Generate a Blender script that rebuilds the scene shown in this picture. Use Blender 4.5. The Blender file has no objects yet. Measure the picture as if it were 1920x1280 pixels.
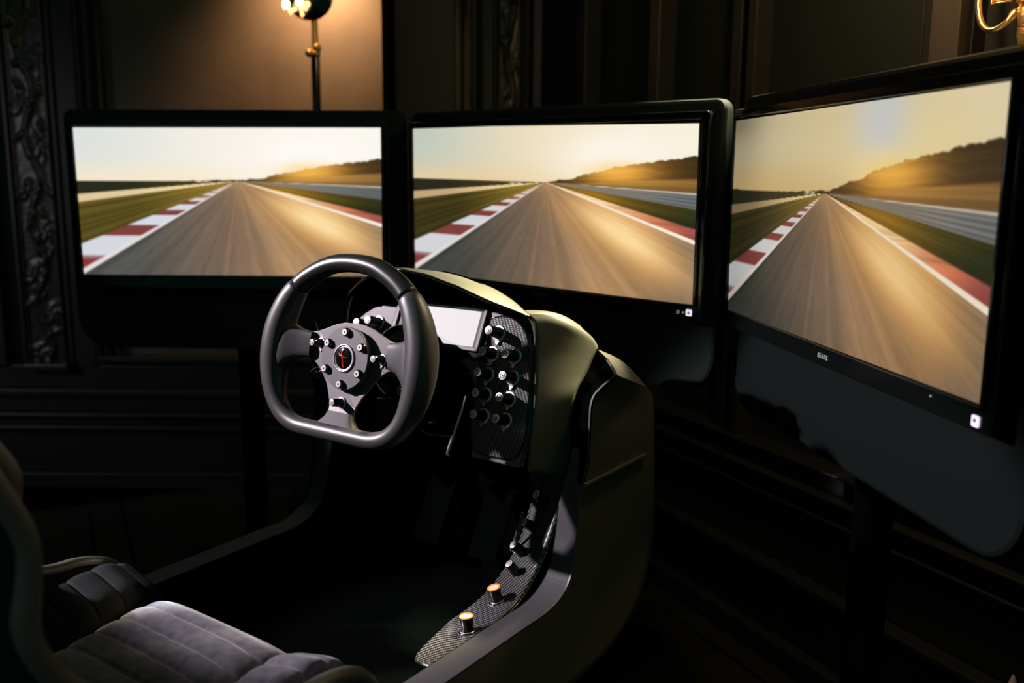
import bpy, math, random
import numpy as np
from mathutils import Vector

C = bpy.context.scene.collection
random.seed(4)
RNG = np.random.RandomState(7)
V = lambda *a: np.array(a, float)
rad = math.radians

# ------------------------------------------------------------------ camera
CAM = V(0, 0, 1.02)
PITCH, ROLL, FPX = rad(10.269), rad(-0.4309), 1761.44
cf = V(0, math.cos(PITCH), -math.sin(PITCH)); cu0 = V(0, math.sin(PITCH), math.cos(PITCH)); cr0 = V(1, 0, 0)
cu = cu0 * math.cos(ROLL) + cr0 * math.sin(ROLL); cr = cr0 * math.cos(ROLL) - cu0 * math.sin(ROLL)
cd = bpy.data.cameras.new('camera'); cam = bpy.data.objects.new('camera', cd); C.objects.link(cam)
from mathutils import Matrix
m = Matrix(((cr[0], cu[0], -cf[0], CAM[0]), (cr[1], cu[1], -cf[1], CAM[1]), (cr[2], cu[2], -cf[2], CAM[2]), (0, 0, 0, 1)))
cam.matrix_world = m
cd.sensor_width = 36; cd.lens = 36 * FPX / 1920; cd.clip_start = .02
cd.dof.use_dof = True; cd.dof.focus_distance = 1.36; cd.dof.aperture_fstop = 3.2
bpy.context.scene.camera = cam

# ------------------------------------------------------------------ world, lights, exposure
w = bpy.data.worlds.new('world'); bpy.context.scene.world = w; w.use_nodes = True
w.node_tree.nodes['Background'].inputs[0].default_value = (.08, .42, .31, 1)
w.node_tree.nodes['Background'].inputs[1].default_value = .19
vs = bpy.context.scene.view_settings
vs.view_transform = 'Standard'; vs.look = 'None'; vs.exposure = 0; vs.gamma = 1; vs.use_curve_mapping = False

def lamp(name, kind, loc, power, color, target=None, **kw):
    l = bpy.data.lights.new(name, kind); l.energy = power; l.color = color
    for k, v in kw.items(): setattr(l, k, v)
    o = bpy.data.objects.new(name, l); C.objects.link(o); o.location = loc
    if target is not None:
        o.rotation_euler = (Vector(target) - Vector(loc)).to_track_quat('-Z', 'Y').to_euler()
    return o
# key: a small white spotlight high on the left of the room, behind the driver's seat
lamp('key_light', 'SPOT', (-2.68, 1.50, 1.91), 720, (1.0, .89, .96), (-.02, 1.285, .60), spot_size=rad(17.5), spot_blend=.25, shadow_soft_size=.03)
# second white spot behind the camera, on the seat cushion
lamp('seat_light', 'SPOT', (-.501, -.907, 1.72), 15, (.96, .90, 1.0), (-.339, .99, .447), spot_size=rad(8.8), spot_blend=.5, shadow_soft_size=.02)
# warm olive spot by the right-hand wall, over the top of the right screen, onto the hood and shoulder
lamp('hood_light', 'SPOT', (.62, 1.80, 1.62), 560, (1.0, .84, .50), (.035, 1.50, .80), spot_size=rad(20.5), spot_blend=.5, shadow_soft_size=.06)
# low narrow light from the left that grazes the seat's left rim
lamp('rim_light', 'SPOT', (-2.1, .95, 1.05), 620, (.93, .90, 1.0), (-.618, 1.195, .477), spot_size=rad(7), spot_blend=.5, shadow_soft_size=.02)
# faint cool light along the left wall's skirting
lamp('side_light', 'SPOT', (-2.9, 1.2, 1.3), 24, (.95, .90, 1.0), (-1.5, 3.0, .55), spot_size=rad(50), spot_blend=1, shadow_soft_size=.2)

# ------------------------------------------------------------------ materials
def s2l(c):
    c = np.asarray(c, float) / 255.0
    return np.where(c <= .04045, c / 12.92, ((c + .055) / 1.055) ** 2.4)
def mat(name, col, rough=.5, metal=0., spec=.5, emit=None, estr=0., coat=0., sheen=0., bump=None, var=None, aniso=0):
    m = bpy.data.materials.new(name); m.use_nodes = True
    nt = m.node_tree; b = nt.nodes['Principled BSDF']
    b.inputs['Base Color'].default_value = (*col, 1); b.inputs['Roughness'].default_value = rough
    b.inputs['Metallic'].default_value = metal; b.inputs['Specular IOR Level'].default_value = spec
    b.inputs['Coat Weight'].default_value = coat; b.inputs['Sheen Weight'].default_value = sheen
    b.inputs['Sheen Roughness'].default_value = .4
    if emit is not None:
        b.inputs['Emission Color'].default_value = (*emit, 1); b.inputs['Emission Strength'].default_value = estr
    if bump or var:
        tc = nt.nodes.new('ShaderNodeTexCoord')
    if bump:
        n = nt.nodes.new('ShaderNodeTexNoise'); n.inputs['Scale'].default_value = bump[0]; n.inputs['Detail'].default_value = 3
        bp = nt.nodes.new('ShaderNodeBump'); bp.inputs['Strength'].default_value = bump[1]; bp.inputs['Distance'].default_value = .002
        nt.links.new(tc.outputs['Object'], n.inputs['Vector']); nt.links.new(n.outputs['Fac'], bp.inputs['Height'])
        nt.links.new(bp.outputs['Normal'], b.inputs['Normal'])
    if var:
        n = nt.nodes.new('ShaderNodeTexNoise'); n.inputs['Scale'].default_value = var[0]; n.inputs['Detail'].default_value = 4
        r = nt.nodes.new('ShaderNodeValToRGB')
        r.color_ramp.elements[0].position = .35; r.color_ramp.elements[1].position = .65
        r.color_ramp.elements[0].color = (*[c * (1 - var[1]) for c in col], 1); r.color_ramp.elements[1].color = (*[c * (1 + var[1]) for c in col], 1)
        nt.links.new(tc.outputs['Object'], n.inputs['Vector']); nt.links.new(n.outputs['Fac'], r.inputs['Fac'])
        nt.links.new(r.outputs['Color'], b.inputs['Base Color'])
    return m
M = {}
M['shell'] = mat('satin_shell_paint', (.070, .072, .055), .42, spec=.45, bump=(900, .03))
M['shell_dark'] = mat('darkened_shell_paint', (.008, .010, .0095), .65, spec=.1, bump=(900, .03))  # cockpit's left half: shell paint with shade put in; also the seat's dark shell
M['rail'] = mat('rail_coating', (.050, .048, .056), .6, spec=.3, bump=(1500, .1))
M['black'] = mat('black_plastic', (.006, .008, .008), .5, spec=.25)
M['gloss_black'] = mat('gloss_black_plastic', (.003, .004, .004), .12, spec=.5)
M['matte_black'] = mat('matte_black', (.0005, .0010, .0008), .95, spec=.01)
M['leather'] = mat('smooth_rim_leather', (.012, .0115, .0125), .30, spec=.6, bump=(1200, .06))
M['grip'] = mat('grip_rubber', (.040, .037, .040), .40, spec=.55, bump=(1800, .06))
M['grip_matte'] = mat('spoke_foot_rubber', (.045, .040, .045), .62, spec=.3, bump=(1800, .06))
M['plate'] = mat('anodised_plate', (.128, .117, .126), .42, .35, bump=(2500, .12))
M['disc'] = mat('anodised_hub_disc', (.082, .074, .082), .5, .3, bump=(2500, .15))
M['chrome'] = mat('chrome', (.75, .70, .72), .12, 1.0)
M['silver'] = mat('brushed_silver', (.72, .66, .70), .32, .9)
M['cap'] = mat('button_cap_face', (.62, .56, .60), .38, .3)
M['brass'] = mat('warm_brass_ring', (.75, .55, .32), .25, 1.0)
M['gold'] = mat('gilt_bronze', (.95, .58, .22), .36, .9, bump=(160, .5))
M['red'] = mat('red_enamel', (.75, .03, .02), .3, emit=(1, .03, .02), estr=.15)
M['orange'] = mat('orange_button_ring', (.9, .22, .05), .35, emit=(1, .22, .03), estr=.55)
M['peach'] = mat('peach_button_face', (.85, .55, .42), .4, emit=(1, .45, .28), estr=.35, bump=(700, .6))
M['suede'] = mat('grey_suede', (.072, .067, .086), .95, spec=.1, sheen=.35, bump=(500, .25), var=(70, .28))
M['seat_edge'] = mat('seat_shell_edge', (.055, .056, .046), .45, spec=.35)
M['seat_dark'] = mat('seat_lining_and_shade', (.004, .0045, .005), .9, spec=.1)
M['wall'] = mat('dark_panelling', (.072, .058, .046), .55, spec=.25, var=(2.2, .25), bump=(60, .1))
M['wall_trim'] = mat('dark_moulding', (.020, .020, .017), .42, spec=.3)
M['wall_dark'] = mat('dimmed_panelling', (.018, .022, .019), .6, spec=.15, bump=(60, .1))  # panelling darkened in its colour for the dimly lit side walls
M['carved'] = mat('carved_dark_wood', (.030, .023, .019), .34, spec=.5, bump=(90, .5))
M['floor'] = mat('dark_parquet', (.018, .015, .012), .5, spec=.25, var=(3, .3))
M['gap'] = mat('joint_black', (.002, .002, .002), .9, spec=.05)
M['icon'] = mat('lit_icon', (.8, .75, .9), .4, emit=(.86, .78, 1), estr=.85)
M['icon_dim'] = mat('dim_icon', (.3, .25, .25), .4, emit=(.55, .42, .42), estr=.35)
M['badge'] = mat('badge_print', (.3, .32, .32), .4, emit=(.3, .34, .33), estr=.10)
M['badge_dim'] = mat('badge_print_dim', (.05, .06, .06), .4)
M['display'] = mat('backlit_display', (.05, .05, .05), .3, emit=(.86, .80, .82), estr=.92, spec=.02)
M['bulb'] = mat('warm_bulb', (1, .8, .5), .3, emit=(1, .62, .25), estr=22)
M['crystal'] = mat('amber_crystal', (1, .75, .4), .05, .0, emit=(1, .55, .2), estr=2.0, spec=1.)
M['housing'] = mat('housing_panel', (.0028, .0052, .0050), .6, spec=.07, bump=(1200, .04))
M['housing_unlit'] = mat('housing_panel_unlit', (.012, .018, .017), .7, spec=.04)  # light level put into the colour: housing tone for screens outside the key beam
M['finial'] = mat('pale_finial', (.70, .50, .44), .6)
# carbon fibre: twill from two wave textures
def carbon():
    m = bpy.data.materials.new('carbon_fibre'); m.use_nodes = True; nt = m.node_tree; b = nt.nodes['Principled BSDF']
    b.inputs['Roughness'].default_value = .3; b.inputs['Coat Weight'].default_value = .25; b.inputs['Coat Roughness'].default_value = .12
    uv = nt.nodes.new('ShaderNodeUVMap'); uv.uv_map = 'UVMap'
    sx = nt.nodes.new('ShaderNodeSeparateXYZ'); nt.links.new(uv.outputs[0], sx.inputs[0])
    def mth(op, a, bb=None, cc=None):
        n = nt.nodes.new('ShaderNodeMath'); n.operation = op
        for i, x in enumerate([a, bb, cc]):
            if x is None: continue
            if isinstance(x, (int, float)): n.inputs[i].default_value = x
            else: nt.links.new(x, n.inputs[i])
        return n.outputs[0]
    P = .0060
    u = mth('DIVIDE', sx.outputs[0], P); v = mth('DIVIDE', sx.outputs[1], P * .5)
    # diagonal twill: phase of column stepped with the row
    row = mth('FLOOR', v); ph = mth('ADD', u, mth('MULTIPLY', row, .25))
    f = mth('FRACT', ph); st = mth('GREATER_THAN', f, .5)
    rf = mth('FRACT', v); tri = mth('SUBTRACT', 1.0, mth('ABSOLUTE', mth('SUBTRACT', mth('MULTIPLY', rf, 2.0), 1.0)))
    mix = nt.nodes.new('ShaderNodeMix'); mix.data_type = 'RGBA'
    mix.inputs[6].default_value = (.006, .007, .007, 1); mix.inputs[7].default_value = (.13, .125, .132, 1)
    nt.links.new(mth('MULTIPLY', st, mth('ADD', .35, mth('MULTIPLY', tri, .65))), mix.inputs[0]); nt.links.new(mix.outputs[2], b.inputs['Base Color'])
    bp = nt.nodes.new('ShaderNodeBump'); bp.inputs['Strength'].default_value = .35; bp.inputs['Distance'].default_value = .0006
    nt.links.new(mth('MULTIPLY', st, tri), bp.inputs['Height']); nt.links.new(bp.outputs['Normal'], b.inputs['Normal'])
    return m
M['carbon'] = carbon()
def screen_mat():
    m = bpy.data.materials.new('screen_picture'); m.use_nodes = True; nt = m.node_tree; b = nt.nodes['Principled BSDF']
    b.inputs['Base Color'].default_value = (.004, .004, .004, 1); b.inputs['Roughness'].default_value = .35; b.inputs['Specular IOR Level'].default_value = .2
    a = nt.nodes.new('ShaderNodeVertexColor'); a.layer_name = 'picture'
    nt.links.new(a.outputs['Color'], b.inputs['Emission Color']); b.inputs['Emission Strength'].default_value = 1
    return m
M['screen'] = screen_mat()

# ------------------------------------------------------------------ object helpers
WORLD = {}          # world-space base of every parent
def props(o, label=None, cat=None, group=None, kind=None):
    if label: o['label'] = label
    if cat: o['category'] = cat
    if group: o['group'] = group
    if kind: o['kind'] = kind
    return o
def root(name, loc, label, cat, group=None):
    o = bpy.data.objects.new(name, None); C.objects.link(o); o.location = loc; o.empty_display_size = .05
    WORLD[o] = V(*loc); return props(o, label, cat, group)
def build(name, geo, material, parent=None, smooth=False, label=None, cat=None, group=None, kind=None, bevel=0, solid=0, subsurf=0, uv=None, base=None, solid_off=-1):
    vs_, fs = geo
    vs_ = np.asarray(vs_, float)
    if parent is not None: b = WORLD[parent]
    else: b = V(*base) if base is not None else V(0, 0, 0)
    me = bpy.data.meshes.new(name); me.from_pydata([tuple(x) for x in (vs_ - b)], [], [tuple(f) for f in fs]); me.update()
    if isinstance(material, (list, tuple)):
        for mm in material: me.materials.append(M[mm])
    else: me.materials.append(M[material])
    if smooth:
        for p in me.polygons: p.use_smooth = True
    if uv is not None:
        l = me.uv_layers.new(name='UVMap')
        for lp in me.loops: l.data[lp.index].uv = uv[lp.vertex_index]
    o = bpy.data.objects.new(name, me); C.objects.link(o)
    if parent is not None: o.parent = parent
    else: o.location = b
    WORLD[o] = b
    if solid:
        md = o.modifiers.new('s', 'SOLIDIFY'); md.thickness = solid; md.offset = solid_off
    if bevel:
        md = o.modifiers.new('b', 'BEVEL'); md.width = bevel; md.segments = 2; md.limit_method = 'ANGLE'; md.angle_limit = rad(35)
    if subsurf:
        md = o.modifiers.new('ss', 'SUBSURF'); md.levels = subsurf; md.render_levels = subsurf
    if smooth and not subsurf and smooth != 'all':
        md = o.modifiers.new('es', 'EDGE_SPLIT'); md.split_angle = rad(38)
    return props(o, label, cat, group, kind)
def join(*gs):
    vs_, fs = [], []
    for v, f in gs:
        n = len(vs_); vs_ += [tuple(x) for x in v]; fs += [tuple(i + n for i in q) for q in f]
    return vs_, fs
def nrm(a): a = np.asarray(a, float); return a / np.linalg.norm(a)
def basis(ax):
    ax = nrm(ax); h = V(0, 0, 1) if abs(ax[2]) < .9 else V(1, 0, 0)
    a = nrm(np.cross(h, ax)); return a, np.cross(ax, a), ax
def box(c, ex, ey, ez, sx, sy, sz):
    c = np.asarray(c, float); vs_ = []
    for i in (-1, 1):
        for j in (-1, 1):
            for k in (-1, 1): vs_.append(c + ex * sx / 2 * i + ey * sy / 2 * j + ez * sz / 2 * k)
    return vs_, [(0, 1, 3, 2), (4, 6, 7, 5), (0, 4, 5, 1), (2, 3, 7, 6), (0, 2, 6, 4), (1, 5, 7, 3)]
def lathe(o, ax, prof, seg=24, cap=True):
    a, b, ax = basis(ax); o = np.asarray(o, float); vs_, fs = [], []
    n = len(prof)
    for d, r in prof:
        for i in range(seg):
            t = 2 * math.pi * i / seg; vs_.append(o + ax * d + (a * math.cos(t) + b * math.sin(t)) * r)
    for k in range(n - 1):
        for i in range(seg):
            j = (i + 1) % seg; fs.append((k * seg + i, k * seg + j, (k + 1) * seg + j, (k + 1) * seg + i))
    if cap:
        fs.append(tuple(range(seg))[::-1]); fs.append(tuple((n - 1) * seg + i for i in range(seg)))
    return vs_, fs
def ring(o, ax, R, r, seg=28, s2=8, arc=None):
    a, b, ax = basis(ax); pts = [np.asarray(o) + (a * math.cos(t) + b * math.sin(t)) * R for t in np.linspace(0, 2 * math.pi, seg, endpoint=False)]
    return tube(pts, r, s2, closed=True)
def tube(path, radii, seg=10, closed=False, up=None, flat=1.0):
    P = [np.asarray(p, float) for p in path]; n = len(P)
    if np.isscalar(radii): radii = [radii] * n
    vs_, fs = [], []; prev = None
    for i in range(n):
        if closed: t = P[(i + 1) % n] - P[i - 1]
        else: t = P[min(i + 1, n - 1)] - P[max(i - 1, 0)]
        t = nrm(t)
        if up is not None: a = nrm(np.cross(up, t))
        elif prev is None: a = basis(t)[0]
        else: a = nrm(prev - t * (prev @ t))
        prev = a; b = np.cross(t, a)
        for k in range(seg):
            q = 2 * math.pi * k / seg; vs_.append(P[i] + a * math.cos(q) * radii[i] + b * math.sin(q) * radii[i] * flat)
    m_ = n if closed else n - 1
    for i in range(m_):
        for k in range(seg):
            j = (k + 1) % seg; i2 = (i + 1) % n; fs.append((i * seg + k, i * seg + j, i2 * seg + j, i2 * seg + k))
    if not closed:
        fs.append(tuple(range(seg))[::-1]); fs.append(tuple((n - 1) * seg + k for k in range(seg)))
    return vs_, fs
def prism(poly, o, ex, ey, ez, d0, d1):
    n = len(poly); o = np.asarray(o, float)
    vs_ = [o + ex * x + ey * y + ez * d for d in (d0, d1) for x, y in poly]
    fs = [tuple(range(n))[::-1], tuple(range(n, 2 * n))] + [(i, (i + 1) % n, n + (i + 1) % n, n + i) for i in range(n)]
    return vs_, fs
def grid(rows):
    m_, n = len(rows), len(rows[0]); vs_ = [p for r in rows for p in r]
    fs = [(i * n + j, i * n + j + 1, (i + 1) * n + j + 1, (i + 1) * n + j) for i in range(m_ - 1) for j in range(n - 1)]
    return vs_, fs
def catmull(pts, n, closed=False):
    P = np.array(pts, float); k = len(P); out = []
    segs = k if closed else k - 1
    for s in range(n if closed else n):
        t = s / n * segs if closed else s / (n - 1) * segs
        i = min(int(t), segs - 1); f = t - i
        g = (lambda j: P[j % k]) if closed else (lambda j: P[min(max(j, 0), k - 1)])
        p0, p1, p2, p3 = g(i - 1), g(i), g(i + 1), g(i + 2)
        out.append(.5 * ((2 * p1) + (-p0 + p2) * f + (2 * p0 - 5 * p1 + 4 * p2 - p3) * f * f + (-p0 + 3 * p1 - 3 * p2 + p3) * f ** 3))
    return out
def rrect(x0, x1, y0, y1, r, n=8, corners=(1, 1, 1, 1)):
    pts = []
    for (cx, cy, a0), on in zip([(x1, y1, 0), (x0, y1, 90), (x0, y0, 180), (x1, y0, 270)], corners):
        if not on: pts.append((cx, cy)); continue
        rr = r if on == 1 else on
        ox = cx - rr if cx == x1 else cx + rr; oy = cy - rr if cy == y1 else cy + rr
        for i in range(n + 1):
            t = rad(a0 + 90 * i / n); pts.append((ox + rr * math.cos(t), oy + rr * math.sin(t)))
    return pts
def copy_tree(src, parent=None, shift=(0, 0, 0)):
    o = src.copy(); C.objects.link(o); o.parent = parent
    o.location = Vector(src.location) + Vector(shift)
    WORLD[o] = WORLD[src] + V(*shift) if src in WORLD else V(*shift)
    for ch in list(src.children):
        c2 = ch.copy(); C.objects.link(c2); c2.parent = o
        for g in list(ch.children):
            d = g.copy(); C.objects.link(d); d.parent = c2
    return o
X, Y, Z = V(1, 0, 0), V(0, 1, 0), V(0, 0, 1)
def ray_dir(px, py): return cf * FPX + cr * (px - 960) - cu * (py - 640)

# ================================================================== THE ROOM
FLOOR_Z = 0.0
WY = 3.0                                     # back wall
COR = V(.085, 3.0, 0); WD = nrm(V(.438, -.899, 0)); WN = nrm(V(-.899, -.438, 0))     # right-hand wall
def panel_wall(name, o, ex, n, length, feats, height=3.0, thick=.12):
    """wall slab with its joinery as children; ex runs along the wall, n points into the room"""
    g = box(o + ex * length / 2 + Z * height / 2 - n * thick / 2, ex, n, Z, length, thick, height)
    wob = build(name, g, 'wall', kind='structure', base=tuple(o))
    return wob
ex = X
wall = panel_wall('wall_back', V(-3.2, WY, 0), X, -Y, 3.2 + .085, None)
def stile(wallobj, o, ex, n, x0, x1, z0, z1, d, name='moulding', m_='wall_trim', bev=.004):
    c = o + ex * (x0 + x1) / 2 + Z * (z0 + z1) / 2 + n * (d / 2 - .002)
    return build(name, box(c, ex, n, Z, x1 - x0, d + .004, z1 - z0), m_, wallobj, bevel=bev)
O0 = V(0, WY, 0); NB = V(0, -1, 0)
# base courses of the back wall, in height: plinth, skirting, ledge mouldings
for z0, z1, d in ((0, .05, .09), (.05, .19, .060), (.19, .205, .085), (.205, .232, .058), (.232, .246, .085), (.246, .300, .05), (.300, .322, .075), (.322, .395, .035)):
    stile(wall, O0, X, NB, -3.2, .085, z0, z1, d, 'base_moulding')
# raised panels' frames: vertical stiles and double beads
for x0, x1, d in ((-1.40, -1.335, .045), (-1.275, -1.262, .03), (-.392, -.366, .115), (-.176, -.158, .03), (-.152, -.126, .055), (-.10, -.055, .05), (.028, .045, .05), (.055, .085, .07),
                  (-2.30, -2.25, .045), (-1.69, -1.62, .05)):
    stile(wall, O0, X, NB, x0, x1, .395, 3.0, d, m_='matte_black' if x0 == -.392 else 'wall_trim')  # deep stile shades the panel beside it, blackened to keep its face dark
for x in (-1.328, -1.300):                   # lit double bead left of the big panel
    build('bead', tube([V(x, WY - .035, .40), V(x, WY - .035, 3.0)], .008, 8), 'wall_trim', wall, smooth=True)
for x in (-.138,):
    build('bead', tube([V(x, WY - .06, .40), V(x, WY - .06, 3.0)], .009, 8), 'carved', wall, smooth=True)
# sill of the big panel
stile(wall, O0, X, NB, -1.33, -.39, .405, .425, .05, 'panel_sill')
# carved pilasters
def carved(wallobj, o, ex, n, x0, x1, z0, z1, seed, cols=46, step=.007):
    rng = np.random.RandomState(seed); wd = x1 - x0
    rows_n = int((z1 - z0) / step); U, W_ = np.meshgrid(np.linspace(0, 1, cols), np.linspace(0, 1, rows_n))
    H = np.zeros_like(U); hgt = z1 - z0
    # acanthus scroll: stem, alternating volutes and leaf lobes
    zz = W_ * hgt; stem = .5 + .16 * np.sin(zz * 2 * math.pi / .26)
    H += .009 * np.exp(-((U - stem) * wd / .009) ** 2)
    k = 0; z = 0
    while z < hgt:
        side = 1 if k % 2 else -1
        cx, cz = .5 + side * .2, z + .03
        dx, dz = (U - cx) * wd, zz - cz; r = np.hypot(dx, dz); th = np.arctan2(dz, dx)
        H += .010 * np.exp(-(r / (.2 * wd + .01)) ** 2) * (.55 + .45 * np.cos(5 * th + r * 160))
        for q in range(4):
            lx, lz = .5 + rng.uniform(-.38, .38), z + rng.uniform(0, .12); a = rng.uniform(0, math.pi)
            dx, dz = (U - lx) * wd, zz - lz; p = dx * math.cos(a) + dz * math.sin(a); s = -dx * math.sin(a) + dz * math.cos(a)
            H += rng.uniform(.006, .013) * np.exp(-(p / .016) ** 2 - (s / .006) ** 2)
        z += .13; k += 1
    H += .008 * (np.exp(-((U - .04) / .03) ** 2) + np.exp(-((U - .96) / .03) ** 2))
    rows = [[o + ex * (x0 + wd * U[i, j]) + Z * (z0 + hgt * W_[i, j]) + n * (.045 + H[i, j]) for j in range(cols)] for i in range(rows_n)]
    p = build('carved_pilaster', grid(rows), 'carved', wallobj, smooth='all')
    stile(wallobj, o, ex, n, x0 - .012, x1 + .012, z0 - .018, z0 + .004, .075, 'pilaster_foot', 'carved')
    stile(wallobj, o, ex, n, x0 - .022, x0 - .006, z0, z1, .05)
    stile(wallobj, o, ex, n, x1 + .006, x1 + .022, z0, z1, .05)
carved(wall, O0, X, NB, -1.545, -1.425, .40, 2.2, 3)
carved(wall, O0, X, NB, -1.84, -1.70, .43, 2.2, 5)
carved(wall, O0, X, NB, -.046, .020, .40, 2.2, 9, cols=30)

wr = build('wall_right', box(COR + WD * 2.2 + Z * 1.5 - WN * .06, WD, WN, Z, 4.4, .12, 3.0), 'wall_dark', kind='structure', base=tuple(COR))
for z0, z1, d in ((0, .05, .09), (.05, .19, .060), (.19, .205, .085), (.205, .30, .05), (.30, .345, .04), (.345, .352, .07), (.352, .390, .05), (.390, .397, .075), (.397, .436, .045), (.436, .443, .06)):
    stile(wr, COR, WD, WN, .02, 4.3, z0, z1, d, 'base_moulding')
for x0, x1, d in ((.30, .35, .05), (.66, .70, .05), (.95, .98, .03), (1.02, 1.045, .045), (1.445, 1.452, .02), (1.462, 1.478, .03), (1.488, 1.545, .045), (1.538, 1.541, .035), (1.556, 1.56, .03),
                  (1.80, 1.83, .04), (2.4, 2.5, .04), (3.2, 3.3, .05)):
    stile(wr, COR, WD, WN, x0, x1, .443, 3.0, d, m_='wall_trim' if x0 != 1.488 else 'wall', bev=.002)  # strip by the sconce: lighter tone carries the lamp's light in its colour

wl_o = V(-3.2, -1.8, 0)
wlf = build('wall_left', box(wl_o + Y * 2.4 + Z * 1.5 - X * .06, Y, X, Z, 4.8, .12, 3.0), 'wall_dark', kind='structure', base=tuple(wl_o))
for z0, z1, d in ((0, .19, .060), (.19, .205, .085), (.205, .300, .05), (.300, .322, .075)):
    stile(wlf, wl_o, Y, X, 0, 4.72, z0, z1, d, 'base_moulding')
for y0 in (.4, 1.3, 2.2, 3.1, 4.0):
    stile(wlf, wl_o, Y, X, y0, y0 + .06, .322, 3.0, .045)

# floor slab with parquet boards as parts near the lower right corner, where the photo lets them show
fl = build('floor', box(V(0, 1.0, -.035), X, Y, Z, 7.5, 5.6, .05), 'gap', kind='structure', base=(0, 1.0, 0))
WPn = -WN
def board(x0, x1, y0, y1):
    # x along the right wall (WD), y away from it into the room; measured from the corner
    c = COR + WD * (x0 + x1) / 2 + WN * (y0 + y1) / 2 + Z * -.005
    build('parquet_board', box(c, WD, WN, Z, x1 - x0 - .008, y1 - y0 - .008, .01), 'floor', fl, bevel=.002)
xs = np.arange(-.4, 4.4, .60)
for i, x in enumerate(xs):
    for j in range(4):
        y0 = .06 + j * .60
        # a square bay: border boards and a two-board field
        board(x, x + .09, y0, y0 + .60)
        board(x + .09, x + .60, y0, y0 + .09)
        board(x + .09, x + .345, y0 + .09, y0 + .60)
        board(x + .345, x + .60, y0 + .09, y0 + .60)

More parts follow.
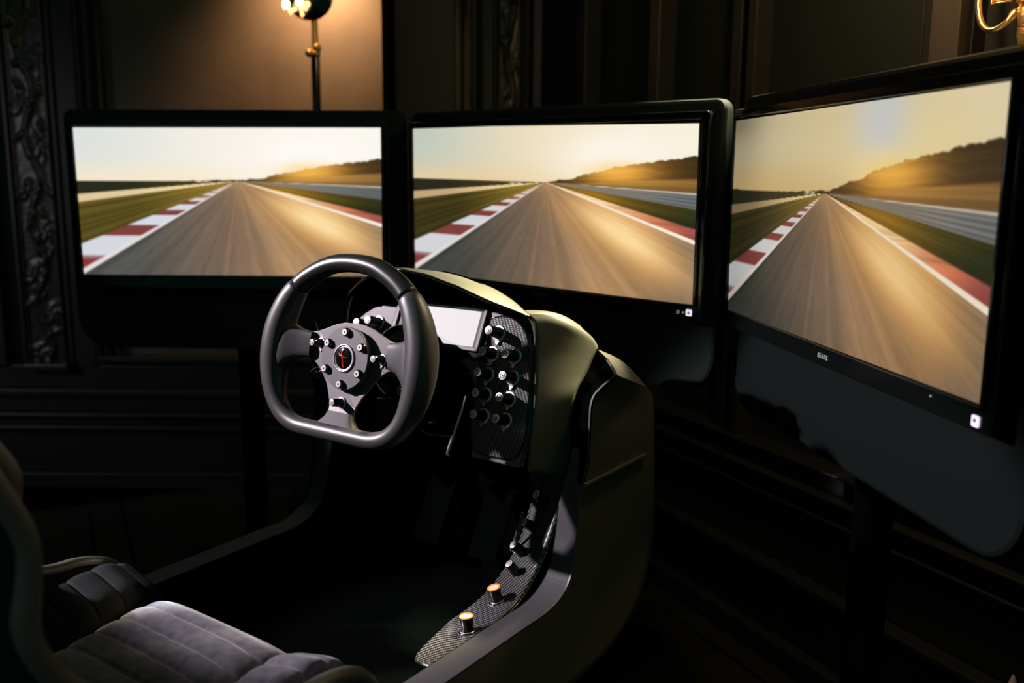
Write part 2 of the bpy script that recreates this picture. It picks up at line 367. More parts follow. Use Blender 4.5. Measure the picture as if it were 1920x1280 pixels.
# ================================================================== SCREENS
def sstep(e0, e1, x):
    t = np.clip((x - e0) / (e1 - e0), 0, 1); return t * t * (3 - 2 * t)
def noise1(x, seed, n=4096):
    r = np.random.RandomState(seed).rand(n); i = np.floor(x).astype(int); f = x - i; f = f * f * (3 - 2 * f)
    return r[i % n] * (1 - f) + r[(i + 1) % n] * f
def picture(nu, nv, tone):
    """sunset race track, seen from the driver's seat; returns linear rgb for a (nv, nu) raster"""
    u, v = np.meshgrid(np.linspace(0, 1, nu), np.linspace(0, 1, nv))
    vpu, vpv = tone['vp']; du, dv = u - vpu, v - vpv; e = 1e-4
    a = du / np.maximum(dv, e)                  # below the horizon: constant along lines to the vanishing point
    b = dv / np.maximum(du, e)                  # right-hand slopes
    bl = tone.get('blur', 1.0)
    def mix(A, Bc, t): return A * (1 - t[..., None]) + np.asarray(Bc, float) * t[..., None]
    one = np.ones_like(u)
    # sky
    c = mix(one[..., None] * np.array(tone['sky_left']), tone['sky_mid'], sstep(0, .55, u))
    c = mix(c, tone['sky_right'], sstep(.5, 1, u))
    hz = np.exp(-((v - .36) / .12) ** 2)
    c = mix(c, tone['horizon'], hz * (.75 - .35 * sstep(.2, .8, u)))
    g = np.exp(-((u - .76) / .20) ** 2 - ((v - .20) / .20) ** 2); c = mix(c, tone['sunsky'], np.clip(g * 1.2, 0, 1))
    if tone.get('halo'):
        g = np.exp(-((u - .67) / .10) ** 2) * (1 - sstep(.10, .30, v)); c = mix(c, (205, 214, 228), g * .85)
        g = np.exp(-((u - .70) / .09) ** 2 - ((v - .27) / .07) ** 2); c = mix(c, (250, 240, 190), g * .9)
        c = mix(c, (100, 95, 75), .55 * np.exp(-(u / .16) ** 2 - (v / .10) ** 2))
    # far tree line, left
    tl = .345 + (.0 + .035) * (1 - u / vpu) + .007 * (noise1(u * 60, 3) - .5) + .006 * (noise1(u * 160, 4) - .5) - tone.get('tree', 0) * sstep(.12, .0, u)
    c = mix(c, (44, 42, 26), sstep(tl - .004, tl + .004, v) * (u < vpu + .02))
    # hill, right
    hv = np.interp((u - vpu) / (1 - vpu), [.01, .13, .26, .47, .70, .85, 1.0], tone['hill'])
    hv = hv + .010 * (noise1(u * 45, 5) - .5) + .008 * (noise1(u * 110, 6) - .5)
    hm = sstep(hv - .005 * bl, hv + .005 * bl, v) * sstep(vpu + .002, vpu + .02, u)
    su, sv = tone['sun']
    glow = np.exp(-((u - su) / .11) ** 2 - ((v - sv - .02) / .10) ** 2); glow2 = np.exp(-((u - su) / .17) ** 2 - ((v - sv) / .13) ** 2)
    hc = mix(one[..., None] * np.array((60, 46, 26.)), (124, 82, 30), glow2); hc = mix(hc, (248, 176, 66), glow * .85)
    tex = noise1(v * 120 + 3 * noise1(u * 20, 18), 8) * .16 + .9; hc = hc * tex[..., None]
    c = mix(c, (0, 0, 0), hm * 0); c = c * (1 - hm[..., None]) + hc * hm[..., None]
    # meadow beyond the barrier
    fv = np.interp(u, [.56, 1.0], [.352, .300]); fm = sstep(fv - .006, fv + .006, v) * sstep(.60, .75, u)
    fc = mix(one[..., None] * np.array((122, 92, 52.)), (190, 135, 60), glow2) * (.85 + .3 * noise1(v * 90, 9))[..., None]
    c = c * (1 - fm[..., None]) + fc * fm[..., None]
    # ground below the horizon
    gm = sstep(vpv - .004, vpv + .006, v)
    # right side bands by slope b
    right = du > 0
    barcol = mix(one[..., None] * np.array((150, 140, 125.)), (98, 102, 104), sstep(.65, 1.0, u))
    lines = .5 + .5 * np.cos((b - .075) / .185 * 2 * math.pi * 4)
    barcol = barcol * (.80 + .38 * lines * sstep(.70, .9, u) * tone.get('lines', 1) + .1)[..., None]
    top = np.exp(-((b - .082) / .012) ** 2) * sstep(.62, .7, u); barcol = mix(barcol, (235, 225, 205), top * .8)
    mead = mix(one[..., None] * np.array((112, 84, 48.)), (180, 128, 60), glow2)
    tb = sstep(.066, .078, b); R = mead * (1 - tb[..., None]) + barcol * tb[..., None]
    gr = mix(one[..., None] * np.array((66, 60, 22.)), (150, 110, 32), np.exp(-((u - .68) / .14) ** 2)); gr = mix(gr, (36, 44, 22), sstep(.82, 1, u) * sstep(.44, .55, v))
    gr = gr * (.85 + .3 * noise1(b * 90, 11))[..., None]
    s = .006 * bl
    R = mix(R, (0, 0, 0), np.zeros_like(u)); t = sstep(.262 - s * 2, .262 + s * 2, b); R = R * (1 - t[..., None]) + gr * t[..., None]
    k_ = tone['kr']
    kc = mix(one[..., None] * np.array((250, 214, 160.)), (205, 120, 85), sstep(.70, .92, u)); kc = mix(kc, (150, 76, 72), sstep(.88, 1.0, u))
    kc = kc * (.9 + .2 * noise1(1 / np.maximum(dv, .02) * 3, 12))[..., None]
    t = sstep(k_ - s * 2, k_ + s * 2, b); R = R * (1 - t[..., None]) + kc * t[..., None]
    # road
    streak = noise1(a * 9 + 400, 13) * .45 + noise1(a * 24 + 800, 14) * .35 + noise1(a * 70 + 900, 15) * .2
    ripple = noise1(a * 60 + 900 + np.floor(dv * 18) * 37, 16)
    road = mix(one[..., None] * np.array(tone['road_l']), (126, 104, 86), sstep(.12, .55, u)); road = mix(road, (122, 108, 94), sstep(.86, 1.02, u))
    road = mix(road, (176, 138, 94), sstep(.48, .76, u) * (1 - sstep(.84, .97, u)) * .75 * sstep(.0, .2, dv))
    # golden reflection of the sun, a lobe along the line from the vanishing point
    gu, gv = tone['glare']; ang = math.atan2((gv - vpv) * .46, gu - vpu); x_ = (u - gu) * math.cos(ang) + (v - gv) * .46 * math.sin(ang); y_ = -(u - gu) * math.sin(ang) + (v - gv) * .46 * math.cos(ang)
    gl = np.exp(-(x_ / .15) ** 2 - (y_ / .042) ** 2)
    road = road * (.78 + .38 * streak + .06 * ripple)[..., None]
    gb = np.exp(-(x_ / .24) ** 2 - (y_ / .075) ** 2)
    road = mix(road, (222, 160, 88), np.clip(gb * (.75 + .4 * streak), 0, 1))
    road = mix(road, (255, 224, 166), np.clip(gl * (.80 + .5 * streak), 0, 1) * tone.get('gl', .95))
    road = mix(road, (190, 150, 110), np.exp(-(dv / .05) ** 2) * .55)
    wl = tone['rr']
    # white line between kerb and road
    t = sstep(wl - .04 - s, wl - .04 + s, b); R = mix(R, (250, 240, 225), t)
    t = sstep(wl + .01 - s, wl + .01 + s, b); R = R * (1 - t[..., None]) + road * t[..., None]
    # left side bands by a = du/dv (negative)
    kl, ko = -.83 * tone['lk'], -1.235 * tone['lk']
    far = mix(one[..., None] * np.array((40, 42, 28.)), (80, 66, 34), sstep(.1, .5, u))
    Lc = far
    t = sstep(-6.2, -5.6, a); st = mix(one[..., None] * np.array(tone['strip']), (250, 225, 170), sstep(.1, .45, u)); Lc = Lc * (1 - t[..., None]) + st * t[..., None]
    t = sstep(-3.8, -3.5, a); gl_ = mix(one[..., None] * np.array(tone['grass']), (150, 122, 48), sstep(.15, .52, u)); gl_ = gl_ * (.82 + .36 * noise1((1 / np.minimum(a, -.05)) * 26 + 50, 17))[..., None]
    Lc = Lc * (1 - t[..., None]) + gl_ * t[..., None]
    inv = 1 / np.maximum(dv, .004)
    kn = np.array([0, 1.94, 2.68, 3.32, 4.31, 5.07, 6.3, 7.3, 8.8, 10.2, 12., 13.8, 16, 18, 21, 24, 28, 32, 38, 300]) * 1.0
    ph = np.interp(inv, kn, np.arange(len(kn)))
    wh = np.clip(.5 + np.sin((ph - 1) * math.pi) * 3.2, 0, 1)
    kc = mix(one[..., None] * np.array((130, 62, 60.)), (212, 216, 224), wh); kc = mix(kc, (235, 205, 170), sstep(.35, .5, u) * .7)
    bs = .018 * bl
    t = sstep(ko - bs, ko + bs, a); Lc = Lc * (1 - t[..., None]) + kc * t[..., None]
    t = sstep(kl - .055 - bs * .6, kl - .055 + bs * .6, a); Lc = mix(Lc, (228, 222, 222), t)
    t = sstep(kl - bs * .5, kl + bs * .5, a); Lc = Lc * (1 - t[..., None]) + road * t[..., None]
    G = np.where(right[..., None], R, Lc)
    mid = np.abs(a) < .3; G = np.where(mid[..., None], road, G)
    c = c * (1 - gm[..., None]) + G * gm[..., None]
    # distant white cars on the left
    for cu_, cv_, w_ in ((.405, .358, .012), (.43, .357, .010)):
        c = mix(c, (250, 240, 215), .8 * np.exp(-((u - cu_) / w_) ** 2 - ((v - cv_) / .007) ** 2))
    c = mix(c, (255, 200, 95), .55 * np.exp(-((u - su) / .10) ** 2 - ((v - sv - .01) / .055) ** 2))
    c = c * np.asarray(tone.get('gain', (1, 1, 1)))
    c = c * (1 - tone.get('vig', 0) * (sstep(.25, 0, u) * .6 + sstep(.75, 1, v) * .3))[..., None]
    return s2l(np.clip(c, 0, 255))

TONES = [
    dict(vp=(.532, .355), sun=(.765, .275), glare=(.80, .63), rr=.648, kr=.495, lk=1.0, blur=1.3, lines=.35,
         sky_left=(222, 226, 222), sky_mid=(246, 240, 230), sky_right=(250, 246, 238), horizon=(252, 232, 198), sunsky=(254, 250, 244),
         hill=[.355, .340, .318, .277, .240, .222, .206], road_l=(84, 84, 82), strip=(224, 200, 152), grass=(88, 76, 30), gain=(1, 1, 1)),
    dict(vp=(.524, .345), sun=(.763, .258), glare=(.785, .63), rr=.66, kr=.49, lk=.985, blur=1.1, lines=.7,
         sky_left=(196, 206, 196), sky_mid=(240, 226, 196), sky_right=(250, 244, 228), horizon=(240, 210, 160), sunsky=(254, 250, 240),
         hill=[.345, .327, .302, .252, .214, .194, .178], road_l=(66, 70, 68), strip=(196, 168, 128), grass=(60, 54, 24), gain=(.99, .98, .96)),
    dict(vp=(.478, .356), sun=(.715, .262), glare=(.74, .62), rr=.68, kr=.515, lk=.97, blur=.7, lines=1.0, tree=.03, halo=True, gl=.8,
         sky_left=(196, 186, 158), sky_mid=(222, 206, 164), sky_right=(234, 222, 194), horizon=(212, 180, 118), sunsky=(240, 222, 170),
         hill=[.356, .322, .290, .240, .205, .178, .168], road_l=(58, 60, 56), strip=(150, 128, 96), grass=(48, 46, 22), gain=(.92, .90, .86), vig=.25),
]
S = .70
SCR = [(-.9216, 3.0755, -.1064, .472, -3.0942), (.0704, 2.6713, -.1001, .4476, -40.0837), (.6136, 1.842, -.1031, .4599, -81.2723)]
QUAD = [[(136.5, 239), (713.5, 239.5), (717, 518), (158, 514)], [(773.5, 239), (1311, 231), (1298, 571), (779, 508)], [(1376.5, 227), (1895, 152), (1836, 757), (1365, 580)]]
LABS = ['left screen, its housing lowest-lit, showing the washed-out sunset race track', 'middle screen behind the steering wheel showing a sunset race track', 'right screen, nearest and most steeply turned, showing a sunset track with a pale blue halo']
LABS = ['leftmost of the three race track screens, beside the carved pilaster', 'middle of the three race track screens, behind the cockpit dashboard hood', 'rightmost and nearest of the three race track screens, turned steeply inward']
for i, (sx, sy, sz, sh, yaw) in enumerate(SCR):
    c = V(sx * S, sy * S, sz * S + CAM[2]); a = rad(yaw); e = V(math.cos(a), math.sin(a), 0); n = V(math.sin(a), -math.cos(a), 0); W_, H_ = S, sh * S
    P = lambda u, v, d=0.: c + e * (u - .5) * W_ + Z * (.5 - v) * H_ + n * d
    r = root('display_screen', (c[0] - n[0] * .10, c[1] - n[1] * .10, 0), LABS[i], 'screen', 'race simulator screens')
    # housing: deep rounded panel that carries the monitor
    u0, u1 = -.055, 1.07
    v0, v1 = -.125, 1.545
    if i == 1: u1 = 1.048
    if i == 2: u0 = -.045
    x0, x1, z0, z1 = (u0 - .5) * W_, (u1 - .5) * W_, (.5 - v1) * H_, (.5 - v0) * H_
    poly = rrect(x0, x1, z0, z1, .075, 10, (.02, .02, 1, 1))
    build('housing', prism(poly, c, e, Z, n, -.062, -.028), 'housing' if i == 2 else 'housing_unlit', r, bevel=.007)
    bz = rrect((-.026 - .5) * W_, (1.024 - .5) * W_, (.5 - 1.10) * H_, (.5 + .055) * H_, .006, 4)
    build('bezel', prism(bz, c, e, Z, n, -.029, -.004), 'gloss_black', r, bevel=.002)
    # inner lip around the glass
    fr = []
    for (ua, va, ub, vb) in ((-.010, -.02, 1.010, -.008), (-.010, 1.008, 1.010, 1.022), (-.010, -.02, -.004, 1.022), (1.004, -.02, 1.010, 1.022)):
        fr.append(box((P(ua, va) + P(ub, vb)) / 2 - n * .001, e, n, Z, (ub - ua) * W_, .006, (vb - va) * H_))
    build('screen_lip', join(*fr), 'gloss_black', r, bevel=.001)
    # the glass with its picture: corners where the photograph has them, on the screen's own plane
    q = []
    for px, py in QUAD[i]:
        d = ray_dir(px, py); t = ((c - n * .0025 - CAM) @ n) / (d @ n); q.append(CAM + d * t)
    nu, nv = (430, 206)
    uu, vv = np.meshgrid(np.linspace(0, 1, nu), np.linspace(0, 1, nv)); uu, vv = uu[..., None], vv[..., None]
    pos = (q[0] * (1 - uu) * (1 - vv) + q[1] * uu * (1 - vv) + q[2] * uu * vv + q[3] * (1 - uu) * vv).reshape(-1, 3) - WORLD[r]
    idx = np.arange(nu * nv).reshape(nv, nu); f = np.stack([idx[:-1, :-1], idx[1:, :-1], idx[1:, 1:], idx[:-1, 1:]], -1).reshape(-1, 4)
    me = bpy.data.meshes.new('screen'); me.vertices.add(len(pos)); me.vertices.foreach_set('co', pos.astype(np.float32).ravel())
    me.loops.add(f.size); me.loops.foreach_set('vertex_index', f.astype(np.int32).ravel()); me.polygons.add(len(f)); me.polygons.foreach_set('loop_start', np.arange(0, f.size, 4, dtype=np.int32))
    me.update(); me.validate(); me.materials.append(M['screen'])
    col = me.color_attributes.new('picture', 'FLOAT_COLOR', 'POINT'); rgb = picture(nu, nv, TONES[i]).reshape(-1, 3)
    col.data.foreach_set('color', np.concatenate([rgb, np.ones((len(rgb), 1))], 1).astype(np.float32).ravel())
    so = bpy.data.objects.new('screen', me); C.objects.link(so); so.parent = r; so['label'] = 'picture of a sunset race track with red and white kerbs'
    # maker's badge under the screen: small squarish letters, too blurred to read
    def strokes(u, v, w, h, segs, mm, th=.0008):
        g = []
        for x0_, y0_, x1_, y1_ in segs:
            A_, B_ = P(u + x0_ * w, v + y0_ * h, -.003), P(u + x1_ * w, v + y1_ * h, -.003)
            d_ = B_ - A_; L = np.linalg.norm(d_); d_ = d_ / L
            g.append(box((A_ + B_) / 2, d_, n, np.cross(d_, n), L + th, .0012, th))
        return g
    gl_ = {'a': [(0, 0, 1, 0), (1, 0, 1, 1), (0, .5, 1, .5), (0, 0, 0, 1), (0, 1, 1, 1)], 'b': [(0, 0, 1, 0), (0, 0, 0, .5), (0, .5, 1, .5), (1, .5, 1, 1), (0, 1, 1, 1)],
           'c': [(0, 1, .5, 0), (.5, 0, 1, 1), (.2, .6, .8, .6)], 'd': [(0, 0, 1, 0), (0, 0, 0, 1), (1, 0, 1, 1), (0, .55, 1, .55)], 'e': [(0, 0, 1, 0), (1, 0, 0, .5), (0, .5, 1, 1), (0, 1, 1, 1)]}
    g = []
    for k, ch in enumerate('abcde'): g += strokes(.487 + k * .0085, 1.046, .0055, .017, gl_[ch], None)
    build('badge', join(*g), 'badge' if i == 2 else 'badge_dim', r)
    if i > 0:
        ic = rrect(-.006, .006, -.006, .006, .002, 3)
        build('power_icon', prism(ic, P(.990, 1.058 if i == 1 else 1.062, -.0035), e, Z, n, 0, .0012), 'icon', r)
        build('power_mark', join(*strokes(.987, 1.050, .006, .018, [(.5, .2, .5, .8), (.1, .5, .9, .5)], None, .0012)), 'black', r).location = tuple(n * .0015)
    if i == 1:
        build('dim_icon', join(*strokes(.955, 1.052, .006, .016, [(0, 0, 1, 0), (1, 0, 1, 1), (0, .5, 1, .5), (0, 1, 1, 1)], None, .001)), 'icon_dim', r)
        build('dim_dot', lathe(P(.973, 1.060, -.0035), n, [(0, .0018), (.001, .0018)], 10), 'icon_dim', r)
    if i == 2:
        build('sensor_dot', lathe(P(.873, 1.040, -.0035), n, [(0, .0016), (.0008, .0012)], 10), 'badge', r)
    # stand: pole and foot behind the housing
    pc = c - n * .10
    build('stand_pole', tube([V(pc[0], pc[1], .02), V(pc[0], pc[1], c[2] - .05)], .028, 16), 'matte_black', r, smooth=True)
    build('stand_foot', prism(rrect(-.20, .20, -.13, .13, .04, 6), V(pc[0], pc[1], .001), e, n, Z, 0, .02), 'matte_black', r, bevel=.004)
    build('stand_arm', box(V(pc[0], pc[1], c[2] - .05) + n * .015, e, n, Z, .14, .045, .14), 'black', r, bevel=.004)

# ================================================================== COCKPIT (frame: r to the right, f forward, z up from the wheel centre)
ca = rad(36); F = V(math.sin(ca), math.cos(ca), 0); R = V(math.cos(ca), -math.sin(ca), 0)
WCW = V(-.24693, 1.35604, CAM[2] - .27257)
def K(r, f, z): return WCW + R * r + F * f + Z * z
BZ = -WCW[2]                                   # floor, in cockpit z
ck = root('racing_cockpit', tuple(K(0, .15, BZ)), 'grey-green shelled race simulator cockpit with a hooded dashboard, carbon button panels and side rails', 'simulator')
def kg(rows): return grid([[K(*p) for p in row] for row in rows])
def lerp(a, b, t): return tuple(a[i] * (1 - t) + b[i] * t for i in range(3))
def ruled(A, B, n=6, bulge=None):
    rows = []
    for k in range(n + 1):
        t = k / n; row = [lerp(a, b, t) for a, b in zip(A, B)]
        if bulge: row = [tuple(np.array(p) + np.array(bulge) * math.sin(math.pi * t)) for p in row]
        rows.append(row)
    return rows
# --- shoulder A: from the dash panel's edge to the crease
I_ = [(.180, .20, .060), (.192, .203, .050), (.199, .203, .032), (.203, .201, .005), (.208, .194, -.031), (.213, .184, -.077), (.215, .177, -.108), (.216, .172, -.14), (.216, .168, -.175)]
O_ = [(.232, .290, .030), (.246, .300, .014), (.252, .305, -.004), (.2515, .287, -.022), (.251, .268, -.040), (.250, .245, -.062), (.250, .238, -.095), (.250, .233, -.125), (.250, .231, -.19)]
I_s = catmull(I_, 40); O_s = catmull(O_, 40)
rowsA = []
for k in range(13):
    t = k / 12; row = []
    for j, (a, b) in enumerate(zip(I_s, O_s)):
        p = a * (1 - t) + b * t
        s = math.sin(math.pi * t) * math.exp(-(j / 16.) ** 2)
        row.append(tuple(p + V(.010, -.004, .010) * s))
    rowsA.append(row)
# roll the top over, under the hood
def shoulder(sgn, mm):
    rows = [[(p[0] * sgn, p[1], p[2]) for p in row] for row in rowsA]
    over = []
    for row in rows:
        t0 = row[0]; over.append([(t0[0] - sgn * .10, t0[1] + .06, t0[2] - .045), (t0[0] - sgn * .05, t0[1] + .045, t0[2] - .010), (t0[0] - sgn * .018, t0[1] + .02, t0[2] + .001)] + row)
    g = kg(over)
    return g if sgn > 0 else (g[0], [f[::-1] for f in g[1]])
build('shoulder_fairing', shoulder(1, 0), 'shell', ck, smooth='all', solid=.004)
build('shoulder_fairing', shoulder(-1, 0), 'shell_dark', ck, smooth='all', solid=.004)  # left fairing: shade put into its colour
# --- outer shell: facets B, C, D, outer wrap; right side as seen, left mirrored
def shell_side(s, facet=False):
    q = lambda *p: K(p[0] * s, p[1], p[2])
    gs = []
    def quadstrip(A, B, n=1):
        g = grid([[q(*a) for a in A], [q(*b) for b in B]]) if n == 1 else grid([[q(*p) for p in row] for row in ruled(A, B, n)])
        gs.append(g)
    crease = [tuple(x) for x in O_s[8:]]                      # from (.252,.305,-.004) down
    kl_ = catmull([(.322, .236, -.014), (.318, .226, -.034), (.302, .215, -.052), (.300, .205, -.094), (.298, .209, -.15), (.293, .200, -.19)], len(crease))
    kl_[0] = V(.262, .304, -.006)
    # top of B follows the crest line
    def curve(pts, n): return [tuple(x) for x in catmull(pts, n)]
    crest = curve([(.252, .305, -.004), (.285, .272, -.006), (.312, .246, -.013), (.330, .228, -.020)], 10)
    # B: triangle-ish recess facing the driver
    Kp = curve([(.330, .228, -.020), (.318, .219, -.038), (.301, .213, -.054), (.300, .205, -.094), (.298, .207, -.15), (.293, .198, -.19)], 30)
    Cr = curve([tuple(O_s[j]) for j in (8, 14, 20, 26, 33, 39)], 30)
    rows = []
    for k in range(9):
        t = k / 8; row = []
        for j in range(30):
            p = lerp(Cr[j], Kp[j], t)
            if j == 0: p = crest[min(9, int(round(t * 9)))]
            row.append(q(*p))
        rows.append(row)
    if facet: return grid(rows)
    # C: top facet between crest and outer silhouette
    out = curve([(.246, .318, -.006), (.272, .335, -.020), (.292, .348, -.040), (.312, .356, -.064)], 10)
    quadstrip(crest, out, 4)
    # roll-off beyond C towards the nose
    out2 = curve([(.17, .40, -.06), (.20, .42, -.075), (.23, .43, -.09), (.262, .43, -.11)], 10)
    quadstrip(out, out2, 3)
    # D: outer side, from apex / recess edge / rail outer edge to the big outer curve
    inner = curve([(.330, .228, -.020), (.301, .213, -.054), (.300, .205, -.094), (.298, .207, -.15), (.293, .197, -.198), (.293, .192, -.241), (.293, .184, -.284), (.293, .172, -.324), (.293, .148, -.345), (.293, .110, -.3555), (.293, .039, -.357), (.293, -.12, -.360), (.293, -.30, -.362), (.293, -.62, -.362)], 64)
    outer = curve([(.312, .356, -.064), (.311, .362, -.10), (.311, .366, -.15), (.311, .372, -.21), (.311, .378, -.27), (.311, .380, -.33), (.311, .366, -.39), (.310, .325, -.44), (.309, .25, -.470), (.308, .17, -.478), (.307, .05, -.482), (.305, -.12, -.482), (.30, -.30, -.482), (.30, -.62, -.482)], 64)
    quadstrip(inner, outer, 8)
    # wrap: outer curve round to the underside / nose
    back = curve([(.262, .43, -.11), (.262, .435, -.13), (.262, .44, -.17), (.262, .445, -.22), (.262, .448, -.28), (.262, .445, -.34), (.262, .42, -.41), (.262, .36, -.47), (.262, .26, -.505), (.262, .17, -.512), (.262, .05, -.515), (.262, -.12, -.515), (.262, -.30, -.515), (.262, -.62, -.515)], 64)
    rows = []
    for k in range(7):
        t = k / 6; row = []
        for a, b in zip(outer, back):
            th = t * math.pi / 2
            row.append(q(a[0] * math.cos(th) ** 1 + b[0] * (1 - math.cos(th)), a[1] + (b[1] - a[1]) * math.sin(th), a[2] + (b[2] - a[2]) * math.sin(th)))
        rows.append(row)
    gs.append(grid(rows))
    # nose half
    mid = [(0, p[1] + .05 * math.exp(-((p[2] + .28) / .2) ** 2), p[2] - .01) for p in back]
    quadstrip(back, mid, 6)
    return join(*gs)
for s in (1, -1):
    g = shell_side(s, True); build('shaded_facet', g if s > 0 else (g[0], [f[::-1] for f in g[1]]), 'matte_black', ck, smooth='all', solid=.002, label='inset facet of the shoulder, its shade painted black')  # facet's shade given as black colour, since the key light reaches it
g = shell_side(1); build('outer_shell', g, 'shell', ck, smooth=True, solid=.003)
g = shell_side(-1); build('outer_shell', (g[0], [f[::-1] for f in g[1]]), 'shell_dark', ck, smooth=True, solid=.003)  # left shell again in the shaded tone
# shut line with a lit ledge on the right flank
build('shut_line', join(box((K(.300, .204, -.186) + K(.3125, .350, -.177)) / 2, nrm(K(.3125, .350, -.177) - K(.300, .204, -.186)), R, Z, .165, .006, .0055)), 'shell', ck, bevel=.001)
# --- rails
rail = [(.22, -.14), (.214, -.175), (.205, -.21), (.198, -.241), (.190, -.284), (.176, -.322), (.150, -.344), (.112, -.3555), (.039, -.357), (-.12, -.360), (-.30, -.362), (-.62, -.362)]
rail_s = catmull(rail, 60)
def rail_part(s, lining=False):
    rows = []
    for k in range(2):
        rr = (.250, .2935)[k]; row = []
        for j, (f_, z_) in enumerate(rail_s):
            w_ = 1.0
            r_ = rr if k else .250 + .012 * max(0, 1 - j / 14.)
            row.append(K(r_ * s, f_, z_))
        rows.append(row)
    inn = [K(.250 * s, f_ + .012, z_ - .06) if z_ > -.33 else K(.250 * s, f_, z_ - .06) for f_, z_ in rail_s]
    nm = []
    for j, (f_, z_) in enumerate(rail_s):
        a = rail_s[max(j - 1, 0)]; b = rail_s[min(j + 1, 59)]; t = nrm([b[0] - a[0], b[1] - a[1]]); nv = V(-t[1], t[0])   # normal
        if nv[1] > 0 or nv[0] < 0: nv = -nv
        nm.append(nv)
    inn = [K(.250 * s, f_ + n_[0] * .055, z_ + n_[1] * .055) for (f_, z_), n_ in zip(rail_s, nm)]
    g = grid([inn, rows[0]]) if lining else grid([rows[0], rows[1]])
    return g if s > 0 else (g[0], [f[::-1] for f in g[1]])
for s in (1, -1):
    build('side_rail', rail_part(s), 'rail', ck, solid=.0015)
    build('tub_lining', rail_part(s, True), 'matte_black', ck, solid=.0015, smooth='all')
# --- tub floor and footwell, dark
tub = []
tr = [(.225, -.40), (.21, -.41), (.10, -.42), (-.12, -.425), (-.62, -.425)]
rows = [[K(r_, f_, z_) for f_, z_ in [(.34, -.10), (.335, -.38), (.30, -.43), (.10, -.43), (-.62, -.43)]] for r_ in np.linspace(-.2485, .2485, 5)]
build('footwell', grid(rows), 'matte_black', ck, solid=.004)
for s in (1, -1): build('tub_side', grid([[K(.2485 * s, .34, -.10), K(.2485 * s, .27, -.15), K(.2485 * s, .25, -.25), K(.2485 * s, .22, -.36), K(.2485 * s, .10, -.40), K(.2485 * s, -.62, -.40)], [K(.2485 * s, .34, -.43), K(.2485 * s, .30, -.43), K(.2485 * s, .26, -.43), K(.2485 * s, .22, -.43), K(.2485 * s, .10, -.43), K(.2485 * s, -.62, -.43)]]), 'matte_black', ck)
build('pedestal', join(prism(rrect(-.20, .20, -.42, .30, .06, 6), K(0, 0, 0), R, F, Z, BZ + .0, -.50), prism(rrect(-.26, .26, -.50, .36, .06, 6), K(0, 0, 0), R, F, Z, BZ, BZ + .03)), 'matte_black', ck, bevel=.004)
# pedals deep in the footwell
for rr in (-.07, .06):
    build('pedal', join(box(K(rr, .285, -.33), R, nrm(F * .35 + Z * -.2 + 0), nrm(Z * .9 + F * .5), .06, .008, .13), tube([K(rr, .29, -.33), K(rr, .31, -.42)], .008, 8)), 'matte_black', ck, bevel=.002)

# --- dash plate: plane tilted 12 degrees
td = rad(12); ND = nrm(-F * math.cos(td) + Z * math.sin(td)); UD = nrm(Z * math.cos(td) + F * math.sin(td)); D0 = K(0, .2, 0)
def D(x, y, d=0.): return D0 + R * x + UD * y + ND * d
arch = [(.108 * math.cos(t), -.105 + .095 * math.sin(t)) for t in np.linspace(0, math.pi, 25)]
plate_poly = [(.20, -.175), (.212, -.108), (.207, -.075), (.200, -.031), (.194, .005), (.183, .028), (.165, .046), (.12, .056), (0, .060), (-.087, .054), (-.115, .047), (-.14, .040), (-.16, .029), (-.176, .016), (-.186, -.01), (-.182, -.035), (-.150, -.055)] + [p for p in arch[::-1] if p[0] > 0 or p[1] > -.055] + [(.108, -.175)]
build('dash_plate', prism(plate_poly, D0, R, UD, ND, -.012, 0), 'plate', ck, bevel=.002, label='lilac-grey metal dash plate with an arch for the column')
carb = [(.113, .040), (.122, .048), (.146, .051), (.163, .046), (.176, .037), (.185, .025), (.193, .003), (.199, -.031), (.204, -.077), (.206, -.108), (.204, -.135), (.195, -.156), (.18, -.165), (.13, -.165), (.112, -.155), (.105, -.130), (.104, -.103), (.106, -.059), (.106, -.033), (.104, -.009), (.107, .011)]
carb = [tuple(p) for p in catmull(carb, 60, True)]
def uvprism(poly, o, ex_, ey_, ez_, d0, d1, sw=False): return [(x, y) for _ in (0, 1) for x, y in poly]
build('button_panel', prism(carb, D0, R, UD, ND, 0, .003), 'carbon', ck, bevel=.0008, uv=uvprism(carb, 0, 0, 0, 0, 0, 0), label='carbon fibre panel with ten round push buttons')
build('panel_gasket', tube([D(x * 1.0 + (.0015 if x > .15 else -.0015), y, .002) for x, y in carb], .0018, 6, closed=True), 'gloss_black', ck, smooth='all')
# arch shroud behind the wheel, column
build('footwell_hood', grid([[D(x * k, (y + .105) * k - .105, -d) for x, y in [(.108, -.18)] + arch + [(-.108, -.18)]] for k, d in ((1, .001), (.98, .10), (.7, .16))]), 'matte_black', ck, smooth='all')

